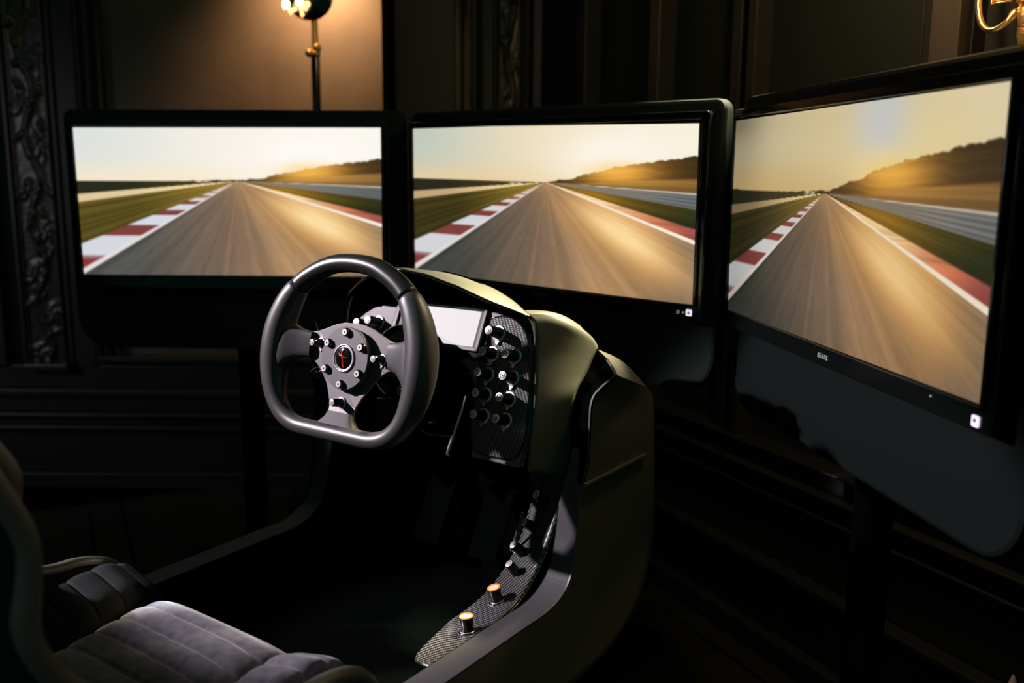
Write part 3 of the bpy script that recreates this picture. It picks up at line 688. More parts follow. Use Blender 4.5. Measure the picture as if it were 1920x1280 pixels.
# push button prototype, axis along +ND in local coordinates, copied to every place
def frame_rot(n_):
    a, b, c_ = basis(n_); return Matrix(((a[0], b[0], c_[0]), (a[1], b[1], c_[1]), (a[2], b[2], c_[2])))
def button_at(pos, axis, scale=1.0, parent=None, dim=False, proto={}):
    axis = nrm(axis)
    if 'b' not in proto:
        def mk(name, geo, m_, sm='all'):
            me = bpy.data.meshes.new(name); me.from_pydata([tuple(v) for v in geo[0]], [], [tuple(f) for f in geo[1]]); me.materials.append(M[m_]); me.update()
            for p in me.polygons: p.use_smooth = True
            o = bpy.data.objects.new(name, me); md = o.modifiers.new('e', 'EDGE_SPLIT'); md.split_angle = rad(35); return o
        O3 = V(0, 0, 0)
        body = mk('push_button', lathe(O3, Z, [(.0, .0088), (.004, .0096), (.006, .0092), (.020, .0084), (.026, .0080), (.0285, .0074), (.0285, .0)], 24), 'gloss_black')
        collar = mk('collar', join(lathe(O3, Z, [(.0, .0125), (.0022, .0125), (.0032, .0115), (.0034, .0098), (.0, .0098)], 24, cap=False)), 'silver')
        cap = mk('cap_face', join(lathe(V(0, 0, .0286), Z, [(0, .0070), (.0006, .0068), (.0008, .0062)], 20)), 'cap')
        mark = mk('cap_mark', join(ring(V(0, 0, .0295), Z, .0040, .0005, 16, 5), box(V(0, .0004, .0295), X, Y, Z, .003, .0008, .0006), box(V(.001, -.0008, .0295), X, Y, Z, .0008, .0026, .0006)), 'gloss_black')
        nub = mk('index_tab', prism([(-.004, -.0120), (.004, -.0120), (.0012, -.0180), (-.0012, -.0180)], O3, X, Y, Z, 0, .0024), 'silver')
        proto['b'] = (body, collar, cap, mark, nub)
    body, collar, cap, mark, nub = proto['b']
    b = body.copy(); C.objects.link(b); b.parent = parent
    # local frame: z = axis, y as near to up as possible
    yv = nrm(UD - axis * (UD @ axis)); xv = np.cross(yv, axis)
    mt = Matrix(((xv[0], yv[0], axis[0]), (xv[1], yv[1], axis[1]), (xv[2], yv[2], axis[2]))).to_4x4()
    p = np.asarray(pos) - WORLD[parent]
    b.matrix_local = Matrix.Translation(Vector(p)) @ mt @ Matrix.Scale(scale, 4)
    for ch in (collar, cap, mark, nub):
        c_ = ch.copy(); C.objects.link(c_); c_.parent = b
    return b
AXB = nrm(ND + UD * .10)
for x, y in [(.134, .024), (.127, -.009), (.170, -.008), (.123, -.042), (.171, -.041), (.124, -.074), (.170, -.074), (.125, -.107), (.168, -.107)]:
    button_at(D(x, y, .003), AXB, 1.0, ck)
for x, y in [(-.124, .015), (-.150, .008)]:
    button_at(D(x, y, .001), AXB, 1.0, ck)

# --- dash display
cq = V(-.122, 1.527, -.249) * .985; yw, tl = -.600, rad(25); k_ = .985
eD = V(math.cos(yw), math.sin(yw), 0); nD = V(math.sin(yw) * math.cos(tl), -math.cos(yw) * math.cos(tl), math.sin(tl)); uD = np.cross(nD, eD); uD = uD if uD[2] > 0 else -uD
cD = CAM + cq
wD, hD = .186 * k_, .074 * k_
def Q(x, y, d=0): return cD + eD * x + uD * y + nD * d
case = build('display_case', prism(rrect(-wD / 2 - .008, wD / 2 + .008, -hD / 2 - .010, hD / 2 + .004, .004, 3), cD, eD, uD, nD, -.022, -.003), 'gloss_black', ck, bevel=.0015)
fr = []
for x0, x1, y0, y1 in ((-wD / 2, wD / 2, hD / 2 - .0055, hD / 2), (-wD / 2, wD / 2, -hD / 2, -hD / 2 + .0065), (-wD / 2, -wD / 2 + .0065, -hD / 2, hD / 2), (wD / 2 - .0065, wD / 2, -hD / 2, hD / 2)):
    fr.append(box(Q((x0 + x1) / 2, (y0 + y1) / 2, 0), eD, uD, nD, x1 - x0, y1 - y0, .006))
build('display_frame', join(*fr), 'disc', case, bevel=.0012)
build('display_glass', box(Q(0, 0, -.0015), eD, uD, nD, wD - .012, hD - .011, .002), 'black', case)
build('display_picture', box(Q(.004, -.0002, -.0004), eD, uD, nD, wD - .034, hD - .0145, .0006), 'display', case, label='blank pale lit display')

# --- visor hood
def zc(f): return float(np.interp(f, [.12, .14, .20, .25, .30, .35, .39], [.1225, .1225, .113, .099, .086, .062, .035]))
def ac(f): return float(np.interp(f, [.12, .14, .20, .25, .30, .35, .39], [1.75, 1.65, 1.48, 2.0, 3.1, 4.2, 5]))
TT = np.linspace(-1, 1, 61)
def lipf(t): return .125 + .073 * abs(t) ** 1.8
def lipz(t): return float(np.interp(abs(t), [0, .25, .5, .75, .9, 1], [.1225, .1165, .101, .0785, .0665, .0575]))
def lipr(t): return .193 * t
top_rows, bot_rows = [], []
for k in range(15):
    s = k / 14; row = []; rowb = []
    for t in TT:
        r_ = lipr(t) * (1 - .30 * s * s * (1 - abs(t) ** 4)); f0 = lipf(t); f1 = f0 + .004 + (.385 - f0) * math.sqrt(max(0, 1 - abs(t) ** 2.6)); f_ = f0 + (f1 - f0) * s
        zs = zc(f_) - ac(f_) * r_ * r_; w_ = min(1, max(0, (f_ - f0) / .022)); z_ = lipz(t) * (1 - w_) + zs * w_
        row.append((r_, f_, z_ + .0)); rowb.append((r_ * .985, f_ + .004 * (1 - s), z_ - .0035 - .006 * math.sin(math.pi * s) * (1 - abs(t))))
    top_rows.append(row); bot_rows.append(rowb)
build('visor_hood', kg(top_rows), 'shell', ck, smooth='all', label='grey-green eyebrow hood over the dash display')
build('hood_underside', kg([top_rows[0]] + bot_rows), 'matte_black', ck, smooth='all')
build('hood_lip', tube([K(*p) for p in [(lipr(t), lipf(t) - .001, lipz(t) - .0015) for t in TT]], .0022, 8), 'gloss_black', ck, smooth='all')
# liner closing the space between plate and hood
rows = []
for k in range(5):
    s = k / 4; row = []
    for t in np.linspace(-.95, .95, 31):
        a = D(.185 * t, .045 - .004 * abs(t) + (.012 if abs(t) < .6 else 0)); rr, ff, zz = .186 * t, .23, lipz(t) - .012
        b = K(rr, ff, max(zz, .0)); row.append(a * (1 - s) + b * s)
    rows.append(row)
build('hood_liner', grid(rows), 'matte_black', ck, smooth='all')

# --- lower carbon console on the right
Go = catmull([(.268, -.185), (.242, -.222), (.225, -.252), (.193, -.296), (.167, -.325), (.137, -.348), (.108, -.362), (.068, -.371), (.02, -.376), (-.05, -.377), (-.085, -.377)], 50)
Gi = catmull([(.290, -.200), (.270, -.235), (.248, -.263), (.226, -.303), (.198, -.333), (.157, -.360), (.123, -.373), (.085, -.380), (.045, -.383), (.0, -.386), (-.085, -.388)], 50)
cols = 9; rows = []; uvs = []
L = 0; prev = None
for j in range(50):
    row = []
    po = V(Go[j][0], Go[j][1])
    if prev is not None: L += float(np.linalg.norm(po - prev))
    prev = po
    # rounded lower end: the inner edge pulls in towards the tip
    e_ = max(0, (j - 38) / 11.); win = .168 + .060 * (1 - math.sqrt(max(0, 1 - e_ ** 2))) if e_ > 0 else .168
    e2 = max(0, (6 - j) / 6.); win += .02 * e2
    for c_ in range(cols):
        t = c_ / (cols - 1); r_ = win + (.238 - win) * t; tt = (r_ - .168) / .07
        f_, z_ = Gi[j][0] * (1 - tt) + Go[j][0] * tt, Gi[j][1] * (1 - tt) + Go[j][1] * tt
        row.append(K(r_, f_, z_)); uvs.append((r_, L))
    rows.append(row)
lower = build('console_panel', grid(rows), 'carbon', ck, smooth='all', solid=.004, uv=uvs, label='curved carbon fibre console panel along the right rail')
build('console_edge', tube([K(.2385, g_[0], g_[1] + .0005) for g_ in Go], .0007, 5), 'brass', ck, smooth='all')
# wall under the console's inner edge and the gutter between console and rail
build('console_skirt', grid([[r[0] for r in rows], [r[0] + F * .02 - Z * .05 for r in rows]]), 'matte_black', ck, smooth='all')
build('console_gutter', grid([[r[-1] for r in rows], [K(.2495, g_[0] + .004, g_[1] - .012) for g_ in Go]]), 'matte_black', ck, smooth='all')
def console_pt(px, py):
    """where a line of sight meets the console panel (ruled surface), found on its own grid"""
    best = None; d = nrm(ray_dir(px, py))
    for j in range(len(rows)):
        for c_ in range(cols):
            p = rows[j][c_]; v = p - CAM; e_ = np.linalg.norm(v - d * (v @ d))
            if best is None or e_ < best[0]: best = (e_, j, c_)
    _, j, c_ = best; j0, j1 = max(j - 1, 0), min(j + 1, 49); c0, c1 = max(c_ - 1, 0), min(c_ + 1, cols - 1)
    n_ = nrm(np.cross(rows[j][c1] - rows[j][c0], rows[j1][c_] - rows[j0][c_]))
    if n_[2] < 0 or n_ @ F > .3: n_ = -n_
    p0 = rows[j][c_]; t = ((p0 - CAM) @ n_) / (d @ n_)
    return CAM + d * t, n_
z4 = lambda x, y: (780 + x / 3.2, 880 + y / 3.2)
for (x, y), sc in (((795, 192), 1.0), ((722, 352), .95), ((650, 505), .95), ((612, 628), .9)):
    p, n_ = console_pt(*z4(x, y)); n2 = nrm(n_ + Z * .1 - F * .05); button_at(p, n2, sc, ck)
for (x, y) in ((492, 800), (312, 985)):
    p, n_ = console_pt(*z4(x, y)); up_ = nrm(n_ + Z * .25)
    kb = build('lit_knob', lathe(p, up_, [(-.002, .0145), (.003, .0145), (.005, .0128), (.005, .0098), (.012, .0088), (.024, .0100), (.0262, .0100)], 28), 'gloss_black', ck, smooth=True, label='black knob with a glowing orange top')
    build('knob_ring', lathe(p + up_ * .0262, up_, [(0, .0100), (.0012, .0098), (.0012, .0078)], 28, cap=False), 'orange', kb, smooth=True)
    build('knob_face', lathe(p + up_ * .0262, up_, [(0, .0079), (.0006, .0079)], 24), 'peach', kb)
    build('knob_collar', join(ring(p + up_ * .003, up_, .0140, .0010, 28, 6), ring(p + up_ * .0055, up_, .0108, .0007, 28, 6)), 'silver', kb, smooth='all')
# toggle lever: a slotted strip on a small eye, beside the console
A_, B_ = None, None
pa, na = console_pt(*z4(612, 520)); pt = pa + (R * -.020 + Z * .01)
dA = ray_dir(*z4(583, 478)); dB = ray_dir(*z4(643, 255)); dist = float((pt - CAM) @ cf) / FPX
PA, PB = CAM + dA * dist, CAM + dB * dist * .985; dl = nrm(PB - PA); LL = np.linalg.norm(PB - PA); sd = nrm(np.cross(dl, F * .5 - R)); nd_ = np.cross(sd, dl)
lv = build('toggle_lever', join(box((PA + PB) / 2, dl, sd, nd_, LL, .0065, .003), *[box(PA + dl * (LL * (.12 + .085 * k)) + nd_ * -.0018, dl, sd, nd_, .003, .0045, .0012) for k in range(10)]), 'disc', ck, bevel=.0008, label='slotted metal toggle lever')
build('lever_eye', join(ring(PA, nd_, .0045, .0011, 18, 6), tube([PA, pa], .003, 8)), 'silver', lv, smooth='all')
p, n_ = console_pt(1046, 907); build('panel_screw', lathe(p, n_, [(0, .003), (.0015, .003), (.002, .002)], 12), 'silver', ck)

# --- wheel base: column shroud, motor housing, thin stalk
yaw, tilt = rad(-34.65), rad(11.74)
N = nrm(V(math.sin(yaw) * math.cos(tilt), -math.cos(yaw) * math.cos(tilt), math.sin(tilt))); E = V(math.cos(yaw), math.sin(yaw), 0); U = np.cross(N, E); U = U if U[2] > 0 else -U
def Wp(x, y, z=0.): return WCW + E * x + U * y + N * z
build('column_housing', join(lathe(Wp(0, 0, -.20), N, [(0, .052), (.06, .060), (.072, .060), (.074, .057), (.068, .050), (.074, .044), (.08, .034), (.13, .030)], 48)), 'matte_black', ck, smooth=True)
build('column_ring', ring(Wp(0, 0, -.127), N, .059, .0011, 56, 6), 'black', ck, smooth='all')
build('column_bracket', box(Wp(0, -.085, -.15), E, U, N, .05, .05, .09), 'black', ck, bevel=.004)
pA = WCW + (ray_dir(867, 769) * 1 - 0); 
def at_f(px, py, f):
    d = ray_dir(px, py); t = ((WCW + F * f - CAM) @ F) / (d @ F); return CAM + d * t
build('stalk', tube([at_f(872, 742, .13), at_f(866, 769, .125), at_f(842, 840, .115), at_f(839, 851, .113), at_f(843, 856, .116)], [.0016, .0018, .0028, .0024, .0012], 8), 'silver', ck, smooth='all', label='thin bright metal stalk beside the column')
build('hose', tube(catmull([at_f(792, 787, .14), at_f(803, 793, .14), at_f(818, 788, .15), at_f(830, 770, .17)], 14), .004, 8), 'gloss_black', ck, smooth='all')
build('hose', tube(catmull([at_f(785, 800, .14), at_f(795, 810, .14), at_f(812, 815, .15), at_f(850, 818, .17)], 14), .004, 8), 'gloss_black', ck, smooth='all')

# ================================================================== STEERING WHEEL
sw = root('steering_wheel', tuple(Wp(0, 0, -.03)), 'flat-bottomed black three-spoke steering wheel with round grey hub on the cockpit column', 'steering wheel')
half = [(0, .1405, .0145), (.045, .1355, .0150), (.083, .119, .0158), (.109, .0995, .0168), (.1285, .072, .0205), (.1425, .036, .0230), (.1470, -.002, .0232), (.1435, -.040, .0205), (.1315, -.074, .0165), (.110, -.0985, .0138), (.080, -.110, .0125), (.040, -.1115, .0123), (0, -.1115, .0123)]
full = half + [(-x, y, r_) for x, y, r_ in half[-2:0:-1]]
cen = catmull(full, 160, True)
def idx_near(x, y): return int(np.argmin([np.hypot(c_[0] - x, c_[1] - y) for c_ in cen]))
iR, iL = idx_near(.109, .102), idx_near(-.109, .102)
topi = list(range(iL, 160)) + list(range(0, iR + 1)); grpi = list(range(iR, iL + 1))
def rim(ids, extra, ease):
    pts = [Wp(cen[i % 160][0], cen[i % 160][1], .002 - .003 * (cen[i % 160][2] - .0125) / .0137) for i in ids]
    n_ = len(ids); rr = []
    for k, i in enumerate(ids):
        r_ = cen[i % 160][2] + extra; k2 = min(k, n_ - 1 - k)
        if ease and k2 < 3: r_ -= (.0022, .0007, .0001)[k2]
        rr.append(r_)
    return tube(pts, rr, 26, up=N, flat=1.0)
build('rim_top', rim(topi, -.0006, False), 'leather', sw, smooth='all', label='smooth glossy top section of the rim')
build('rim_grip', rim(grpi, .0006, True), 'grip', sw, smooth='all', label='thick moulded rim grips joined across the flat bottom')
# stitching along the inner side of the grips
for s in (1, -1):
    g = []
    for i in range(iR + 3, iR + 52):
        j = i if s == 1 else (160 - i) % 160
        c_ = cen[j]; nx = nrm(V(-c_[0], -c_[1])); p = Wp(c_[0] + nx[0] * (c_[2] + .0004), c_[1] + nx[1] * (c_[2] + .0004), .004)
        c2 = cen[(j + 1) % 160]; dd = nrm(Wp(c2[0], c2[1]) - Wp(c_[0], c_[1]))
        g.append(box(p, dd, N, np.cross(dd, N), .0022, .0008, .0008))
    build('stitching', join(*g), 'black', sw, kind='stuff')
# thumb wings between grips and plate
def wing(s):
    secs = [(.078, -.007, .0315, .0085, -.010), (.090, -.008, .033, .010, -.008), (.104, -.012, .035, .013, -.006), (.117, -.022, .040, .017, -.003), (.130, -.036, .047, .020, .0), (.145, -.040, .050, .020, .0)]
    rows_ = []
    for x, y0, y1, th, zz in secs:
        row = []
        for k in range(25):
            t = 2 * math.pi * k / 24; cx, cy = math.cos(t), math.sin(t)
            ex_ = .55; px_ = math.copysign(abs(cx) ** ex_, cx); py_ = math.copysign(abs(cy) ** ex_, cy)
            row.append(Wp(s * x, (y0 + y1) / 2 + (y1 - y0) / 2 * px_, zz + th * py_ * (.8 if py_ > 0 else 1)))
        rows_.append(row)
    g = grid(rows_); return g if s < 0 else (g[0], [f[::-1] for f in g[1]])
for s in (1, -1): build('thumb_wing', wing(s), 'grip', sw, smooth='all')
def spokefoot():
    secs = [(-.080, .0235, .006, -.008), (-.090, .028, .0075, -.006), (-.100, .038, .009, -.003), (-.110, .050, .0095, .0)]
    rows_ = []
    for y, hw, th, zz in secs:
        row = []
        for k in range(25):
            t = 2 * math.pi * k / 24; cx, cy = math.cos(t), math.sin(t); ex_ = .35
            row.append(Wp(hw * math.copysign(abs(cx) ** ex_, cx), y, zz + th * math.copysign(abs(cy) ** ex_, cy)))
        rows_.append(row)
    return grid(rows_)
build('spoke_foot', spokefoot(), 'grip_matte', sw, smooth='all')
# spoke plate
hp = [(0, .0525), (.018, .0520), (.036, .0480), (.055, .0405), (.071, .0345), (.086, .0315), (.0865, -.0075), (.076, -.0105), (.065, -.0175), (.053, -.029), (.042, -.043), (.033, -.057), (.0265, -.070), (.0240, -.084)]
pp = hp + [(-x, y) for x, y in hp[:0:-1]]
g = prism(pp, Wp(0, 0, 0), E, U, N, -.0175, -.0130)
vv_ = []
for v in g[0]:
    y = (np.asarray(v) - WCW) @ U; k = max(0, (-y - .045) / .04); vv_.append(np.asarray(v) + N * .008 * min(k, 1))
build('spoke_plate', (vv_, g[1]), 'plate', sw, bevel=.0007)
build('hub_disc', lathe(Wp(0, 0, -.0105), N, [(0, .0455), (.0092, .0468), (.0105, .0460)], 64), 'disc', sw, smooth=True)
build('hub_spacer', lathe(Wp(0, 0, -.07), N, [(0, .034), (.048, .034), (.052, .040), (.060, .040)], 40), 'black', sw, smooth=True)
for k in range(6):
    t = rad(90 - 60 * k); p = Wp(.0385 * math.cos(t), .0385 * math.sin(t), 0)
    b = build('bolt', lathe(p, N, [(-.001, .0066), (.0045, .0062), (.0052, .0056)], 20), 'gloss_black', sw, smooth=True)
    build('bolt_face', join(lathe(p + N * .0050, N, [(0, .0052), (.0012, .0046)], 18)), 'cap', b, smooth=True)
    build('bolt_socket', lathe(p + N * .0060, N, [(0, .0017), (.0005, .0017)], 6), 'black', b)
# centre emblem: chrome ring, glossy black dome and a red curved mark
em = build('emblem', join(ring(Wp(0, 0, .0008), N, .0195, .0016, 48, 10), ring(Wp(0, 0, .0002), N, .0170, .0009, 48, 8)), 'silver', sw, smooth='all', label='chrome-ringed black emblem with a red mark')
build('emblem_dome', lathe(Wp(0, 0, .0), N, [(0, .0168), (.0012, .0150), (.0021, .011), (.0027, .006), (.0029, .0)], 40, cap=False), 'gloss_black', em, smooth='all')
def emk(pts, r_): return tube([Wp(x * .155, y * .135, .0037 - 5.2 * ((x * .155) ** 2 + (y * .135) ** 2)) for x, y in catmull(pts, 16)], r_, 6)
build('emblem_mark', join(emk([(.0, .105), (-.015, .06), (-.022, .03), (.0, .0), (.01, -.05), (.022, -.105)], .0008), emk([(-.055, .045), (-.035, .035), (-.015, .028), (.0, .02)], .0011),
                          emk([(-.045, .022), (-.02, .030), (.004, .018)], .0009), emk([(.0, .015), (.03, .01), (.06, .012)], .0004)), 'red', em, smooth='all', label='thin red crossed stroke')
# three push buttons on the spokes
for x, y, z_ in ((-.062, .0165, -.013), (.0635, .0060, -.013), (-.002, -.066, -.0085)):
    b = button_at(Wp(x, y, z_), nrm(N + E * -.04), .70, sw)
# shift paddles behind the spokes
for s in (1, -1):
    build('shift_paddle', prism([(s * x, y) for x, y in ((.035, .005), (.085, .020), (.104, .048), (.115, .044), (.113, .004), (.095, -.020), (.04, -.012))][::s], Wp(0, 0, -.036), E, U, N, 0, .004), 'black', sw, bevel=.001)
    build('paddle_switch', lathe(Wp(s * .090, -.028, -.055), nrm(N - U * .3), [(0, .009), (.02, .010), (.024, .0085), (.03, .006)], 20), 'gloss_black', sw, smooth=True)

# ================================================================== SEAT
st = root('bucket_chair', tuple(K(0, -.5, BZ)), 'dark bucket racing seat with quilted grey suede pads facing the steering wheel', 'chair')
# right and left side profiles of the bucket (f, z), from headrest to thigh bolster
prof = catmull([(-.85, .42), (-.74, .20), (-.690, .11), (-.652, .063), (-.630, .018), (-.620, -.012), (-.621, -.044), (-.626, -.075), (-.620, -.106), (-.596, -.146), (-.545, -.190), (-.487, -.218), (-.42, -.254), (-.35, -.272), (-.305, -.275), (-.268, -.288), (-.245, -.315), (-.236, -.36)], 60)
inn = catmull([(-.92, .42), (-.86, .24), (-.82, .08), (-.80, -.02), (-.785, -.12), (-.76, -.22), (-.71, -.29), (-.63, -.335), (-.54, -.35), (-.46, -.345), (-.38, -.335), (-.33, -.330), (-.29, -.325), (-.26, -.320), (-.245, -.335)], 60)
WR_ = lambda j: .240 + .012 * math.sin(math.pi * j / 59)
rows_ = []
NR = 33
for j in range(60):
    row = []
    for k in range(NR):
        t = -1 + 2 * k / (NR - 1); a = abs(t); s = sstep(.55, 1.0, np.array(a)).item() if a > .55 else 0
        f_ = inn[j][0] * (1 - s) + prof[j][0] * s; z_ = inn[j][1] * (1 - s) + prof[j][1] * s
        row.append(K(WR_(j) * math.copysign(min(a, 1) ** .8, t), f_, z_))
    rows_.append(row)
sh = build('seat_shell', grid(rows_), 'seat_dark', st, smooth='all', label='dark bucket interior')
rows2 = []
for j in range(60):
    row = []
    for k in range(NR):
        t = -1 + 2 * k / (NR - 1); a = abs(t); s = sstep(.70, 1.0, np.array(a)).item() if a > .7 else 0
        f_ = (inn[j][0] - .035) * (1 - s) + prof[j][0] * s; z_ = (inn[j][1] - .035) * (1 - s) + prof[j][1] * s
        row.append(K((WR_(j) + .014 * (1 - s) + .016) * math.copysign(min(a, 1) ** .7, t), f_ - .006, z_ - .010 * (1 if s < 1 else .2)))
    rows2.append(row)
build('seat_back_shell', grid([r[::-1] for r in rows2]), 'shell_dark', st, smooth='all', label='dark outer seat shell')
for s in (1, -1):
    ed = [K(s * (WR_(j) + .007), prof[j][0], prof[j][1]) for j in range(60)]
    build('shell_edge', tube(ed, .0125, 12), 'seat_edge', st, smooth='all')
    build('edge_piping', tube([p + Z * .004 - R * s * .012 for p in ed], .0028, 8), 'rail', st, smooth='all')
fe = [K(r_, -.238 - .012 * (1 - (r_ / .235) ** 2), -.345 + .018 * (abs(r_) / .235) ** 3) for r_ in np.linspace(-.235, .235, 25)]
build('front_edge', tube(fe, .006, 8), 'shell_dark', st, smooth='all')
build('seat_mount', join(box(K(0, -.46, -.455), R, F, Z, .40, .36, .05)), 'matte_black', st, bevel=.004)
# quilted pads: two cushions split by a seam along the seat, each with transverse pleats
def pad(r0, r1, f0, f1, zf, pl, name='quilted_pad', crown=.028, mm='suede'):
    nr, nf = 30, 170; rows_ = []
    for i in range(nf):
        s = i / (nf - 1); f_ = f0 + (f1 - f0) * s; row = []
        for k in range(nr):
            t = k / (nr - 1); r_ = r0 + (r1 - r0) * t
            edge = (1 - abs(2 * t - 1) ** 5) * (1 - abs(2 * s - 1) ** 7)
            q = ((f_ - f0) / pl + .5) % 1 - .5; groove = math.exp(-(q * pl / .0026) ** 2) + .35 * (1 - math.cos(math.pi * 2 * q)) * 0
            z_ = zf(r_, f_) + crown * (edge ** .6) + .0009 * math.cos(2 * math.pi * q) * -1 - .0030 * groove - .008
            row.append(K(r_, f_, z_))
        rows_.append(row)
    return build(name, grid(rows_), mm, st, smooth='all', solid=.004, label='grey suede cushion pad with stitched pleats' if mm == 'suede' else 'left cushion pad, its shade painted black')
def seatz(r_, f_): return float(np.interp(f_, [-.62, -.50, -.40, -.30, -.255], [-.345, -.340, -.328, -.314, -.314]))
pad(-.130, .130, -.62, -.250, lambda r_, f_: seatz(r_, f_) + .008, .036)
for s in (1, -1): pad(s * .134, s * .222, -.60, -.254, lambda r_, f_: seatz(r_, f_) + .012 + .25 * max(0, abs(r_) - .14), .036, mm='suede' if s > 0 else 'seat_dark')  # left pad in black: the shade on that side put into colour
build('shoulder_bolster', tube(catmull([K(.12, -.82, .26), K(.12, -.70, .13), K(.118, -.615, .060), K(.116, -.580, .018), K(.118, -.570, -.010), K(.125, -.590, -.05), K(.13, -.63, -.12)], 30), .019, 14), 'seat_edge', st, smooth='all')

st.location = tuple(Vector(st.location) + Vector(R * .035))

# ================================================================== LAMPS AND ORNAMENTS
# crystal-headed floor lamp by the back wall
d = ray_dir(594, 200); t = (2.78 - CAM[1]) / d[1]; bp = CAM + d * t
LX, LY = float(bp[0]) , 2.78
fl_ = root('floor_lamp', (LX, LY, 0), 'tall dark-stemmed floor lamp with a glowing crystal head behind the left screen', 'lamp')
build('lamp_base', lathe(V(LX, LY, 0.001), Z, [(0, .13), (.012, .13), (.02, .10), (.035, .03), (.05, .014)], 32), 'gloss_black', fl_, smooth=True)
build('lamp_stem', tube([V(LX, LY, .04), V(LX, LY, 1.345)], .0125, 14), 'gloss_black', fl_, smooth=True)
build('upper_stem', tube([V(LX, LY, 1.34), V(LX, LY, 1.44)], .0090, 14), 'gold', fl_, smooth=True)
build('stem_knop', join(*[lathe(V(LX + dx, LY - .006, 1.350 + dz), Z, [(-r_, .002), (-r_ * .6, r_ * .8), (0, r_), (r_ * .6, r_ * .8), (r_, .002)], 14) for dx, dz, r_ in ((-.016, -.004, .012), (.006, .010, .013), (.005, -.006, .012))]), 'gold', fl_, smooth='all')
build('lamp_shade', lathe(V(LX - .006, LY - .02, 1.497), -Y, [(0, .062), (.006, .066), (.010, .060)], 32), 'gloss_black', fl_, smooth='all', label='dark round plate of the lamp head')
rg = random.Random(5)
for k in range(26):
    a = rg.uniform(0, 2 * math.pi); h = rg.uniform(.0, .10); r_ = (.035 + .35 * h) * rg.uniform(.5, 1); s_ = rg.uniform(.005, .008)
    c_ = V(LX - .040 + r_ * math.cos(a), LY - .05 + .5 * r_ * math.sin(a), 1.440 + h)
    build('crystal_drop', lathe(c_, Z, [(-s_ * 1.3, .0008), (-s_ * .3, s_ * .8), (s_ * .4, s_ * .7), (s_, .0008)], 7), 'crystal', fl_)
for dx, dz in ((-.065, .045), (-.028, .052), (-.048, .10)):
    build('bulb', lathe(V(LX + dx, LY - .06, 1.425 + dz), Z, [(-.012, .002), (-.006, .009), (.004, .009), (.014, .002)], 12), 'bulb', fl_, smooth='all')
l = lamp('floor_lamp_light', 'SPOT', (LX - .03, 2.77, 1.61), 31, (1.0, .55, .25), (LX - .02, 3.0, 1.45), spot_size=rad(128), spot_blend=.85, shadow_soft_size=.03)

# gilded wall sconce on the right-hand wall: scrolled arm, leaf and stem
def RW(x, z, d=0.): return COR + WD * x + WN * d + Z * z
sc = root('wall_sconce', tuple(RW(1.60, 1.24, .02)), 'gilded wall sconce with a hooked scroll arm above the right screen', 'lamp')
arm = catmull([RW(1.545, 1.42, .05), RW(1.541, 1.36, .055), RW(1.540, 1.31, .06), RW(1.546, 1.272, .065), RW(1.560, 1.247, .07), RW(1.576, 1.2385, .07), RW(1.590, 1.247, .06), RW(1.598, 1.262, .05), RW(1.603, 1.268, .045)], 50)
build('scroll_arm', tube(arm, [.0050] * 40 + [.006, .007, .0072, .0072, .007, .006, .005, .0055, .006, .0055], 10), 'gold', sc, smooth='all')
build('arm_beading', join(*[lathe(p + WD * -.004 + Z * -.001, Z, [(-.0025, .0004), (0, .0026), (.0025, .0004)], 6) for p in arm[:42]]), 'gold', sc, smooth='all')
build('arm_groove', tube([p + WN * .005 - WD * .0 for p in arm[4:40]], .0012, 6), 'carved', sc, smooth='all')
build('sconce_stem', lathe(RW(1.612, 1.215, .04), Z, [(0, .010), (.015, .013), (.024, .0125), (.026, .009), (.028, .0125), (.045, .015), (.055, .012), (.062, .018), (.30, .020)], 20), 'gold', sc, smooth=True)
g = []
rg = random.Random(3)
for k in range(60):
    a = rg.uniform(0, 2 * math.pi); c_ = RW(1.612, 1.28 + rg.uniform(0, .14), .04) + (WD * math.cos(a) + WN * math.sin(a)) * .018
    g.append(lathe(c_, Z, [(-.005, .001), (0, .004), (.005, .001)], 6))
build('stem_leafwork', join(*g), 'gold', sc, smooth='all')
for k in range(7):
    o_ = k / 6.; pts = catmull([RW(1.565 + .004 * k, 1.33, .06), RW(1.568 + .0035 * k, 1.300 - .003 * (6 - k), .066), RW(1.580 + .002 * k, 1.278 + .0035 * k, .07), RW(1.5985, 1.280 + .0015 * k, .06)], 12)
    build('leaf_rib', tube(pts, .0020, 6), 'gold', sc, smooth='all')
build('back_plate', prism(rrect(-.03, .03, -.02, .30, .02, 6), RW(1.617, 1.24), WD, Z, WN, -.0, .03), 'gold', sc, bevel=.003)
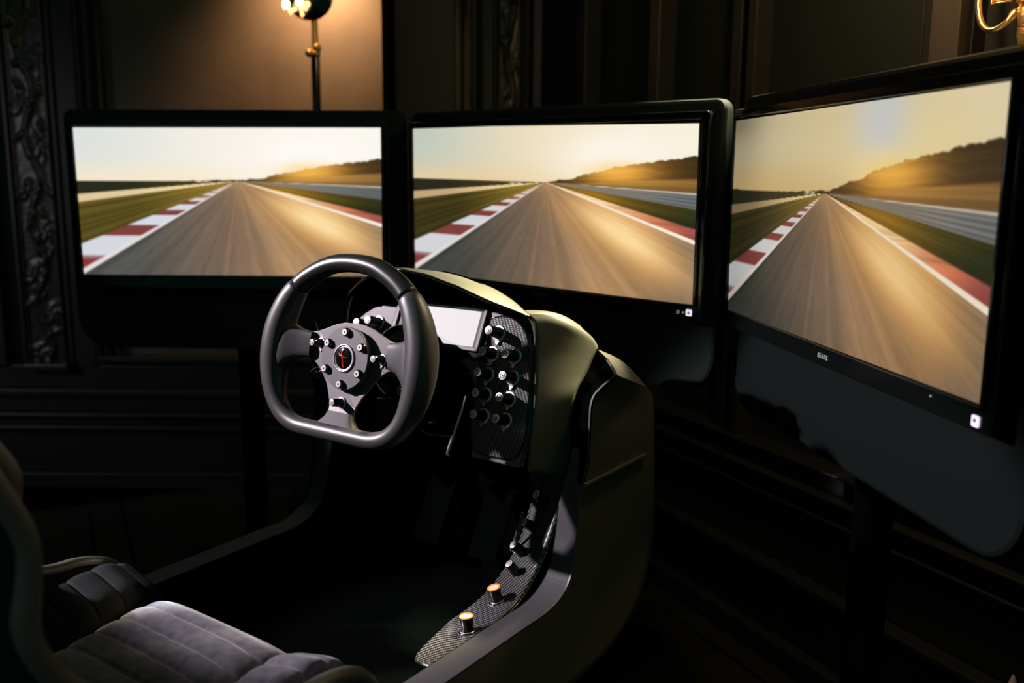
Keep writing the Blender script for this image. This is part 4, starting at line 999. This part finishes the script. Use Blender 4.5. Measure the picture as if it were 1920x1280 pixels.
build('second_arm', tube(catmull([RW(1.632, 1.30, .05), RW(1.628, 1.262, .055), RW(1.632, 1.235, .06), RW(1.645, 1.225, .06), RW(1.66, 1.235, .06), RW(1.67, 1.30, .06), RW(1.67, 1.42, .06)], 30), .0055, 10), 'gold', sc, smooth='all')
lamp('sconce_light', 'POINT', tuple(RW(1.60, 1.52, .33)), 8, (1.0, .66, .34), shadow_soft_size=.05)

sc.location = tuple(Vector(sc.location) + Vector(WD * .050))

# gilt scroll ornament lower on the same wall
orn = root('gilt_ornament', tuple(RW(1.69, .62, .02)), 'gilt scroll ornament low on the wall beside the right screen edge', 'ornament')
def px_on(px, py, off=.05):
    d_ = ray_dir(px, py); t_ = ((COR + WN * off - CAM) @ WN) / (d_ @ WN); return CAM + d_ * t_
for pl_, r_ in (([(1904, 735), (1908, 741), (1914, 755), (1920, 768), (1932, 782)], .0022), ([(1901, 778), (1905, 786), (1912, 799), (1920, 808), (1934, 814)], .0026), ([(1898, 757), (1899, 766), (1903, 770), (1900, 772)], .0022), ([(1903, 767), (1907, 773), (1910, 774)], .0024)):
    build('scroll', tube(catmull([px_on(*p) for p in pl_], 16), r_, 8), 'gold', orn, smooth='all')
build('ornament_plate', prism(rrect(-.03, .05, -.08, .08, .02, 6), RW(1.74, .64), WD, Z, WN, .04, .055), 'carved', orn, bevel=.002)
lamp('low_wall_light', 'POINT', tuple(RW(2.05, .85, .20)), 1.3, (1.0, .62, .36), shadow_soft_size=.03)  # warm point light low by the right wall, with no fixture of its own

# pale pointed finial on the floor in the lower right corner
dF = ray_dir(1900, 1264); t = 1.36 / dF[1]; tip = CAM + dF * t
fn = root('floor_finial', (float(tip[0]), float(tip[1]), 0), 'pale pink pointed finial on a dark post at the bottom right corner', 'ornament')
zt = float(tip[2])
build('spike', lathe(V(tip[0], tip[1], zt - .11), Z, [(0, .042), (.106, .003), (.11, .0008)], 4), 'finial', fn)
build('spike_post', lathe(V(tip[0], tip[1], .02), Z, [(0, .02), (.02, .014), (zt - .14, .014), (zt - .13, .03)], 16), 'carved', fn, smooth=True)
build('spike_base', box(V(tip[0], tip[1], .012), X, Y, Z, .10, .10, .022), 'carved', fn, bevel=.003)
